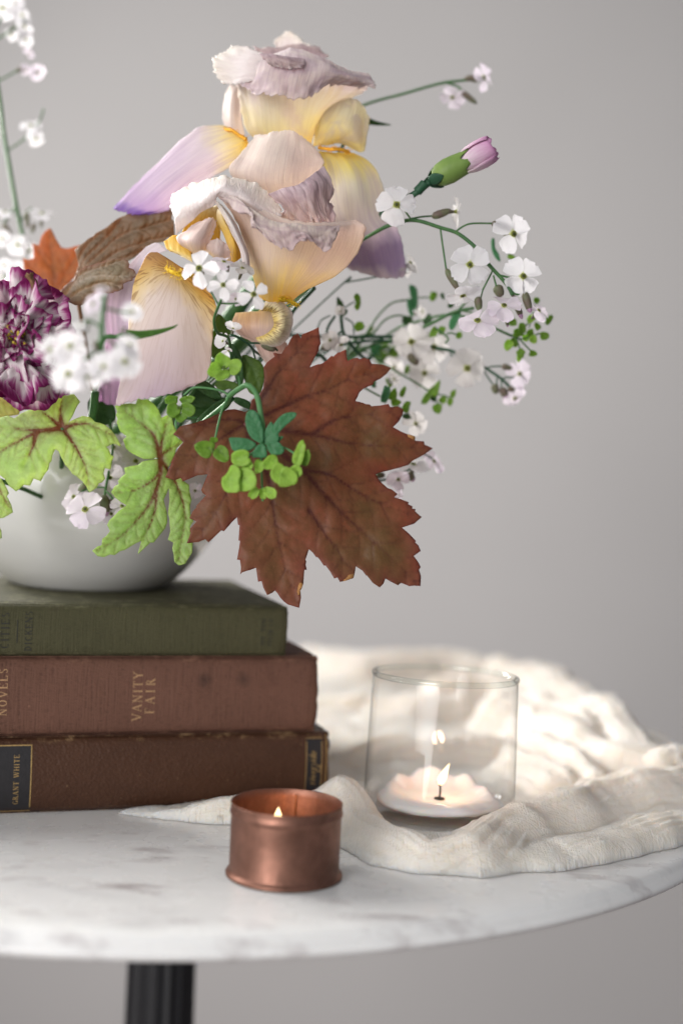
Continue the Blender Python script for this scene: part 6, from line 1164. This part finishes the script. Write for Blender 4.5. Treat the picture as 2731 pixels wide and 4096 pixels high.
for ring, (nP, rIn, rOut, tilt, lift) in enumerate([(8, 3.0, 25.5, 6, 0), (8, 2.5, 22.5, 20, 1.2), (8, 2.0, 16.5, 36, 2.6), (7, 1.4, 12.5, 52, 3.6), (6, .8, 8.5, 68, 4.0)]):
    for k in range(nP):
        a0 = 2 * np.pi * (k + .5 * (ring % 2)) / nP + rn.uniform(-.3, .3); tl_ = math.radians(tilt + rn.uniform(-14, 14)); L = (rOut - rIn) * rn.uniform(.84, 1.08); sd_ = cnt * 13 + 5; ph = rn.uniform(0, 6); fr_ = rn.uniform(5.0, 8.5); tw = rn.uniform(-.35, .35)
        v, u = np.meshgrid(np.linspace(0, 1, 22), np.linspace(-1, 1, 45), indexing='ij')
        half = math.radians(58 if ring < 2 else 66)
        fan = u * half * (.30 + .70 * v); rad = L * v * (1 - .14 * u * u) + .55 * (vnoise(u * 10, u * 0 + sd_, sd_) + .7 * vnoise(u * 24, u * 0, sd_ + 1)) * smoothstep(.8, 1, v)
        lx = rIn * .6 + rad * np.cos(fan); ly = rad * np.sin(fan) * .86
        sc_ = (L / 16) ** .7
        lz = (3.0 * np.sin(u * fr_ + ph + v * 1.2) + 3.2 * vnoise(u * 3.0 + sd_, v * 1.6, sd_ + 2) + 1.6 * vnoise(u * 8, v * 3, sd_ + 3)) * smoothstep(.22, 1, v) * sc_ - 3.0 * smoothstep(.6, 1, v) ** 2 * sc_ * (1 if ring < 3 else .2) * (1 + .8 * vnoise(u * 2, u * 0, sd_ + 4)) + tw * ly
        ly = ly + .9 * vnoise(u * 5, v * 3, sd_ + 6) * v
        X_ = lx * math.cos(tl_) - lz * math.sin(tl_); Z_ = lx * math.sin(tl_) + lz * math.cos(tl_) + lift
        Rr = X_ * math.cos(a0) - ly * math.sin(a0); Tt = X_ * math.sin(a0) + ly * math.cos(a0)
        w = cc + Rr[..., None] * ce + (Tt * 1.12)[..., None] * cb + Z_[..., None] * cw
        part('petal', w.reshape(-1, 3), gridfaces(22, 45), pm, car, uv=np.stack([(u.ravel() + 1) / 2, v.ravel()], -1), solid=.18); cnt += 1
mb = MB()
for k in range(16):
    p = cc + ce * rn.gauss(0, 2.2) + cb * rn.gauss(0, 2.2); q = p + cw * rn.uniform(9, 13) + ce * rn.gauss(0, 1.5); mb.tube([p, (p + q) / 2, q], [.3, .3, .55], 5)
mb.part('stamen', simple('yellow_stamen', (.50, .38, .03), .6, .2, 600), car)
mb = MB(); mb.tube(catmull(np.array([cc + cw * 2, cc - cw * 6, cc - cw * 18 - np.array([0, 0, 4])]), 8), [1.6, 3.5, 4.2, 4.4, 4.3, 4.0, 3.2, 1.8], 14); mb.part('calyx', cg, car)
mb = MB(); mb.tube(catmull(np.vstack([[cc - cw * 17 - np.array([0, 0, 4])], tobowl(cc - cw * 24 - np.array([0, 0, 6]), 27, 2)]), 16), 1.4, 8); mb.part('stem', stemg, car)
wi = part('withered_petal', *(lambda w: (w.reshape(-1, 3), gridfaces(8, 6)))(np.array([[P(*B2(x, y), 523 + z) for x, y, z in r] for r in [[(255, 770, 0), (270, 775, -1), (282, 778, -2), (294, 774, -1), (302, 768, 0), (304, 762, 1)], [(245, 735, 0), (258, 738, -2), (274, 742, -2), (288, 738, -1), (298, 730, 0), (300, 722, 1)], [(238, 700, 0), (252, 704, -2), (268, 708, -2), (284, 704, -1), (296, 696, 0), (298, 688, 1)], [(225, 678, 0), (240, 680, -2), (255, 684, -2), (270, 684, -1), (280, 678, 0), (288, 672, 1)], [(205, 660, 0), (220, 662, -2), (236, 666, -2), (250, 664, -1), (262, 660, 0), (270, 656, 1)], [(198, 648, 0), (214, 640, -2), (230, 648, -2), (244, 640, -1), (256, 644, 0), (262, 640, 1)], [(210, 630, 0), (220, 622, -1), (232, 636, -1), (244, 626, -1), (258, 630, 0), (266, 626, 1)], [(214, 616, 0), (224, 626, -1), (236, 630, -1), (246, 616, -1), (258, 620, 0), (272, 618, 1)]]])), simple('withered_brown', (.20, .10, .045), .8, .4, 400, .5), car, solid=.3)

# ------------------------------------------------------------------ spurge
sp_y = leafmat('spurge_bract', (.38, .62, .09), (.46, .68, .13), (.14, .32, .03), (.32, .50, .06), .4, (1.2, 1.2, .7), .4, .4, .45, .2, .3)
sp_m = leafmat('spurge_bract_green', (.20, .38, .05), (.26, .44, .06), (.06, .15, .015), (.17, .30, .03), .4, (1.3, 1.2, .7), .5, .4, .45, .2, .3)
sp_b = leafmat('spurge_leaf', (.07, .26, .10), (.10, .31, .14), (.05, .17, .06), (.08, .26, .12), .3, (1.2, 1.2, .9), .4, .6, .45, .2, .3)
sp_s = plantmat('spurge_stem', (.13, .32, .12), (.10, .26, .10), (.2, .4, .12), .2, .45, 300)
gland = simple('spurge_gland', (.10, .17, .015), .5, .3, 600)
def bract(parent, z, cx, cy, w, h, rot, d, mt, tilt=0, seed=0, name='bract'):
    """a rounded kidney shaped bract: w, h in zoom pixels, rot degrees counter-clockwise, tip away from the base"""
    q_ = random.Random(seed * 7 + int(cx)); w = w * q_.uniform(.84, 1.16); h = h * q_.uniform(.84, 1.12); rot += q_.uniform(-12, 12)
    t = np.linspace(0, 2 * np.pi, 22, endpoint=False); rr = 1 - .22 * np.exp(-((t - np.pi) / .5) ** 2) + .05 * np.sin(3 * t + seed) + .15 * vnoise(t * 1.6, t * 0 + seed, seed)
    x = np.cos(t) * rr * h / 2; y = np.sin(t) * rr * w / 2; a = math.radians(rot)
    X_ = cx + x * math.cos(a) - y * math.sin(a); Y_ = cy - (x * math.sin(a) + y * math.cos(a))
    q = [z(p, s) for p, s in zip(X_, Y_)]; b0 = z(cx - h / 2 * .8 * math.cos(a), cy + h / 2 * .8 * math.sin(a)); b1 = z(cx + h / 2 * .8 * math.cos(a), cy - h / 2 * .8 * math.sin(a)); c = z(cx, cy)
    ux, uy = math.cos(a), -math.sin(a); sz = h / z.k / 2
    def df(X, Y):
        l = ((X - c[0]) * ux + (Y - c[1]) * uy) / sz; m_ = ((X - c[0]) * -uy + (Y - c[1]) * ux) / (w / z.k / 2)
        return d + tilt * l - 1.1 * (l * l * .5 + m_ * m_ * .8) * (sz * d / FPX) * .28
    return leaf(name, q, [[4, b0, c, b1]], mt, parent, df, step=max(4.0, h / z.k / 9), vw=4, relief=.12, quilt=.1, und=.12, seed=seed, sidestep=18, sidelen=40, edge_px=8, solid=.12)
def sleaf(parent, z, pts, mid, d, mt, seed=0, ax=0, ay=0):
    return leaf('leaf', smoothout(z.l(pts)), [[4] + z.l(mid)], mt, parent, plane(*z(*pts[0]), d, ax, ay), step=6, vw=4, relief=.15, quilt=.12, und=.25, seed=seed, sidestep=24, sidelen=50, edge_px=8)
def glands(parent, pts, d, r=.55):
    mb = MB(); rn_ = random.Random(3)
    for p in pts:
        c = P(p[0], p[1], d)
        for k in range(5):
            o = c + IRT * rn_.gauss(0, r) + IUP * rn_.gauss(0, r); v, f = lathe(soft([(.01, -.5), (.45, -.2), (.5, .2), (.01, .5)], 7), 7); mb.add(v * r * 1.5 + o, fixfaces(f))
    mb.part('gland', gland, parent)
sg = thing('spurge_sprig', 'bright green spurge sprig nodding in front of the bronze leaf', 'spurge', BOWLIN(28), 'spurge sprigs')
mb = MB(); mb.tube(curve3(A5.l([(820, 1000, 506), (825, 880, 506), (805, 760, 505), (785, 640, 505), (750, 560, 506), (695, 522, 508), (640, 545, 512), (560, 605, 518), (540, 660, 526)])), np.linspace(.95, 1.05, 63), 9)
mb.tube(catmull(np.vstack([curve3(A5.l([(560, 605, 518), (540, 660, 526)]))[-2:], tobowl(P(*A5(540, 660), 526), 28, 2)[1:]]), 14), 1.0, 8)
for L in ([(640, 545, 512), (636, 490, 511), (630, 450, 510)], [(550, 612, 518), (490, 740, 515), (440, 950, 512)], [(560, 605, 518), (470, 560, 519), (280, 540, 520), (190, 600, 521)], [(820, 1000, 506), (740, 1060, 505), (690, 1110, 504)], [(815, 1000, 506), (810, 1160, 505), (820, 1390, 505), (820, 1450, 505)], [(830, 1000, 506), (890, 1060, 505), (930, 1110, 504)], [(850, 985, 506), (990, 1020, 505), (1080, 1070, 504)], [(300, 780, 525), (140, 800, 523), (130, 860, 522)]): mb.tube(curve3(A5.l(L)), .42, 7)
mb.part('stem', sp_s, sg)
for k, (pts, mid, d) in enumerate([([(690, 745), (730, 718), (780, 745), (810, 820), (826, 900), (820, 985), (770, 970), (720, 930), (685, 840)], [(815, 980), (770, 850), (720, 740)], 503), ([(905, 850), (950, 780), (1010, 742), (1088, 740), (1075, 785), (1010, 840), (960, 890), (930, 920)], [(920, 900), (990, 800), (1080, 750)], 504), ([(828, 985), (840, 890), (884, 815), (910, 840), (950, 920), (940, 970), (880, 1000)], [(840, 985), (890, 830)], 504), ([(770, 1000), (740, 968), (680, 945), (560, 940), (560, 985), (582, 1042), (650, 1050), (720, 1042)], [(770, 1000), (660, 990), (570, 980)], 503), ([(850, 990), (890, 975), (950, 975), (994, 1040), (960, 1075), (890, 1075)], [(855, 990), (985, 1045)], 502), ([(820, 990), (770, 1010), (735, 1090), (790, 1100), (850, 1095), (850, 1030)], [(820, 995), (790, 1090)], 502), ([(935, 965), (960, 930), (988, 935), (965, 960), (945, 985)], [(938, 965), (985, 937)], 505)]): sleaf(sg, A5, pts, mid, d, sp_b, 60 + k)
for k, a in enumerate([(650, 1105, 150, 170, 200, 500, sp_y), (700, 1160, 90, 110, 300, 501, sp_y), (580, 1280, 190, 160, 180, 499, sp_y), (670, 1290, 190, 170, -20, 500, sp_y), (640, 1230, 120, 120, 90, 501, sp_y), (790, 1170, 90, 130, 260, 502, sp_y), (880, 1140, 110, 160, 40, 501, sp_y), (960, 1230, 170, 160, 190, 499, sp_y), (1020, 1260, 150, 170, -40, 499, sp_y), (1075, 1215, 110, 120, 10, 501, sp_y), (1110, 1080, 90, 220, 62, 500, sp_y), (1160, 1110, 80, 180, 70, 502, sp_m), (755, 1380, 75, 130, 215, 502, sp_y), (880, 1380, 80, 130, -35, 502, sp_y), (820, 1385, 60, 110, 270, 503, sp_y)]): bract(sg, A5, *a[:6], a[6], tilt=(-.8 if k % 2 else .8), seed=80 + k)
for k, a in enumerate([(445, 400, 130, 150, 190, 508, sp_y), (595, 372, 120, 130, -15, 508, sp_y), (500, 330, 110, 130, 110, 509, sp_y), (500, 440, 90, 150, 210, 507.5, sp_y), (90, 640, 75, 130, 185, 520, sp_m), (215, 640, 80, 130, 10, 520, sp_m), (110, 720, 110, 130, 200, 519, sp_m), (220, 715, 120, 130, -15, 519, sp_m), (165, 770, 90, 100, 270, 519.5, sp_m), (360, 1025, 150, 170, 165, 510, sp_m), (490, 1060, 140, 170, -40, 509.5, sp_m), (430, 960, 60, 60, 80, 510.5, sp_m)]): bract(sg, A5, *a[:6], a[6], tilt=-.6, seed=100 + k)
glands(sg, A5.l([(515, 385), (160, 690), (420, 1035), (650, 1250), (950, 1180)]), 506, .5)
# the airy sprays on the right
def spray(label, i, stems, bracts, mt, leaves=()):
    s = thing('spurge_sprig', label, 'spurge', BOWLIN(i), 'spurge sprigs'); mb = MB()
    for st in stems:
        z, rad = st[0], st[1]; pts = list(st[2:]); w = curve3([z(*p[:2]) + (p[2],) for p in pts if p != 'bowl']); mb.tube(w, rad, 7)
        if pts[-1] == 'bowl': mb.tube(catmull(np.vstack([w[-2:], tobowl(w[-1], i, 2)[1:]]), 14), rad, 7)
    mb.part('stem', mt, s)
    for k, (z, cx, cy, w_, h_, r_, d, m_) in enumerate(bracts): bract(s, z, cx, cy, w_, h_, r_, d, m_, tilt=.5 * (-1) ** k, seed=k + i * 7)
    for k, (z, pts, mid, d, m_) in enumerate(leaves): sleaf(s, z, pts, mid, d, m_, k)
    return s
spray('small dark spurge sprig just right of the bronze leaf top lobe', 29, [(B5, .75, (425, 290, 586), (432, 380, 586), (455, 480, 588), (560, 620, 592), (640, 680, 596), 'bowl'), (B5, .6, (380, 325, 586), (325, 410, 587), (308, 480, 588)), (B5, .32, (340, 322, 586), (270, 360, 587), (238, 425, 588)), (B5, .32, (450, 262, 585), (500, 232, 585), (535, 212, 585)), (B5, .34, (455, 340, 586), (520, 385, 586), (530, 470, 588)), (B5, .9, (215, 100, 560), (130, 190, 564), (40, 290, 570), (-60, 480, 580), 'bowl'), (B5, .8, (200, 640, 580), (260, 640, 582), (310, 690, 584))],
      [(B5, 560, 190, 60, 110, 270, 584, sp_m), (B5, 558, 250, 40, 60, 280, 584, sp_m), (B5, 575, 412, 85, 90, 30, 585, sp_m), (B5, 445, 300, 60, 90, 200, 586, leafdk)], stemd, [(B5, [(395, 175), (440, 215), (448, 258), (400, 262)], [(420, 262), (398, 180)], 585, leafdk)])
spray('spurge stems arching like wires above the lower right white spray', 30, [(B5, .42, (620, 480, 600), (720, 330, 600), (830, 225, 600), (950, 198, 600)), (B5, .42, (680, 480, 598), (770, 365, 598), (870, 322, 598), (970, 335, 598)), (B5, .32, (1045, 180, 600), (1130, 176, 600)), (B5, .8, (620, 480, 600), (560, 560, 602), (480, 640, 606), 'bowl'), (B5, .8, (680, 480, 600), (560, 500, 602), (440, 640, 608), 'bowl')],
      [(B5, 1165, 165, 55, 90, 270, 600, sp_m), (B5, 960, 355, 60, 90, 200, 598, leafdk), (B5, 1120, 360, 75, 100, 60, 597, leafdk)], stemg, [(B5, [(970, 85), (1000, 80), (1035, 110), (1042, 200), (1036, 275), (1000, 270), (985, 180)], [(1010, 260), (995, 90)], 600, sp_b), (B5, [(955, 190), (990, 200), (1000, 280), (1010, 325), (980, 320), (958, 260)], [(970, 200), (1000, 320)], 599, sp_b)])
spray('spurge sprig behind the right white flowers with a spear shaped dark leaf', 31, [(B5, .7, (1490, 262, 580), (1330, 295, 582), (1150, 385, 584), (900, 500, 592), (700, 540, 600), 'bowl'), (B5, .5, (1370, 275, 581), (1440, 200, 581), (1500, 130, 581)), (B5, .35, (1400, 285, 581), (1480, 300, 581)), (B5, .35, (1270, 470, 583), (1310, 462, 583), (1360, 480, 583)), (B5, .42, (1180, 420, 584), (1280, 500, 583), (1262, 545, 584))],
      [(B5, 1170, 455, 70, 120, 250, 584, sp_m), (B5, 1230, 440, 50, 90, 60, 585, sp_m), (B5, 1370, 480, 50, 60, 320, 584, sp_m), (B5, 1240, 165, 30, 70, 290, 590, leafdk), (B5, 1120, 380, 60, 90, 110, 586, leafdk), (B5, 1305, 240, 40, 60, 200, 584, leafdk)], stemg, [(B5, [(1340, 300), (1385, 290), (1370, 350), (1330, 430), (1296, 432), (1292, 370)], [(1365, 300), (1310, 425)], 583, sp_b)])
spray('olive green spurge head below the outermost white flowers', 32, [(B3, .55, (985, 1035, 575), (1080, 1075, 575), (1190, 1125, 575)), (B3, .55, (985, 1035, 575), (850, 980, 580), (640, 960, 590), (300, 1050, 604), 'bowl'), (B3, .32, (1190, 1125, 575), (1290, 1060, 575), (1380, 960, 576), (1450, 1000, 576)), (B3, .32, (1190, 1125, 575), (1280, 1150, 575), (1400, 1110, 575), (1450, 1110, 575)), (B3, .32, (1240, 1140, 575), (1340, 1240, 576), (1370, 1270, 576)), (B3, .32, (1230, 1140, 575), (1262, 1250, 576)), (B3, .3, (1330, 1060, 576), (1385, 870, 578))],
      [(B3, *q, 573 + (k % 4), [sp_m, sp_m, sp_y][k % 3]) for k, q in enumerate([(1200, 1015, 70, 80, 250), (1245, 1100, 70, 90, 200), (1170, 1195, 60, 110, 240), (1215, 1170, 60, 110, 280), (1275, 1065, 60, 90, 100), (1345, 990, 60, 80, 40), (1490, 1000, 50, 90, 70), (1340, 1110, 70, 100, 80), (1365, 1150, 60, 80, 280), (1450, 1125, 70, 80, 0), (1265, 1265, 70, 80, 150), (1250, 1300, 40, 70, 260), (1360, 1268, 60, 70, 10), (1390, 845, 50, 60, 70), (1300, 1140, 60, 60, 20), (1400, 1050, 50, 70, 120), (1150, 400, 40, 80, 100)])], stemg, [(B3, [(1030, 350), (1055, 350), (1060, 420), (1090, 470), (1100, 530), (1060, 500), (1030, 430)], [(1045, 360), (1090, 520)], 576, sp_b), (B3, [(1170, 470), (1220, 490), (1210, 520), (1160, 500)], [(1170, 475), (1215, 505)], 576, sp_m)])
spray('little spurge sprig right of the bronze leaf, below the pale spray', 33, [(B5, .42, (870, 775, 596), (1000, 845, 594), (1120, 920, 592), (1180, 960, 592)), (B5, .42, (870, 775, 596), (760, 700, 602), (600, 600, 610), 'bowl'), (B5, .3, (1160, 950, 592), (1240, 960, 592), (1300, 980, 592)), (B5, .3, (1170, 960, 592), (1200, 1030, 592))],
      [(B5, 1110, 985, 60, 130, 250, 590, sp_m), (B5, 1200, 1065, 90, 90, 270, 590, sp_m), (B5, 1240, 1000, 50, 70, 60, 591, sp_m), (B5, 1300, 1010, 55, 90, 270, 591, sp_m), (B5, 1325, 950, 40, 80, 65, 592, sp_m), (B5, 1170, 985, 60, 60, 200, 592, leafdk), (B5, 955, 760, 50, 100, 80, 606, sp_m)], stemg, [(B5, [(1120, 925), (1170, 880), (1220, 840), (1212, 920), (1190, 970), (1140, 960)], [(1130, 940), (1215, 845)], 590, sp_m)])
spray('dark green spurge bracts half hidden behind the bronze leaf right lobe', 34, [(B5, .42, (560, 870, 580), (620, 905, 578), (740, 970, 576)), (B5, .42, (560, 870, 580), (460, 800, 590), 'bowl'), (B5, .3, (880, 1050, 578), (950, 1090, 578), (990, 1150, 578)), (B5, .3, (690, 855, 584), (708, 900, 584))],
      [(B5, 780, 960, 70, 160, 65, 574, sp_b), (B5, 845, 960, 60, 110, 55, 574.5, sp_m), (B5, 862, 1020, 60, 100, 10, 574, sp_m), (B5, 920, 935, 50, 90, 75, 582, sp_m), (B5, 950, 1060, 50, 110, 60, 577, sp_m), (B5, 945, 1130, 50, 80, 330, 577, leafdk), (B5, 690, 870, 30, 70, 250, 584, sp_b), (B5, 815, 860, 45, 80, 110, 588, sp_m)], stemg)
spray('soft blurred green leaves behind the bronze leaf top', 35, [(B5, .9, (480, 640, 640), (560, 590, 640), (700, 570, 640), (840, 600, 640)), (B5, .9, (480, 640, 640), (400, 700, 645), 'bowl'), (B5, .6, (700, 570, 640), (740, 640, 640), (760, 690, 640))],
      [(B5, 700, 590, 70, 130, 260, 626, sp_b), (B5, 845, 620, 90, 110, 330, 640, sp_m), (B5, 760, 580, 70, 120, 40, 645, sp_m), (B5, 740, 680, 60, 160, 320, 648, sp_m), (B5, 540, 620, 60, 140, 30, 645, sp_m), (B5, 660, 440, 40, 80, 60, 640, sp_m), (B5, 780, 640, 60, 90, 160, 640, sp_m)], stemg)
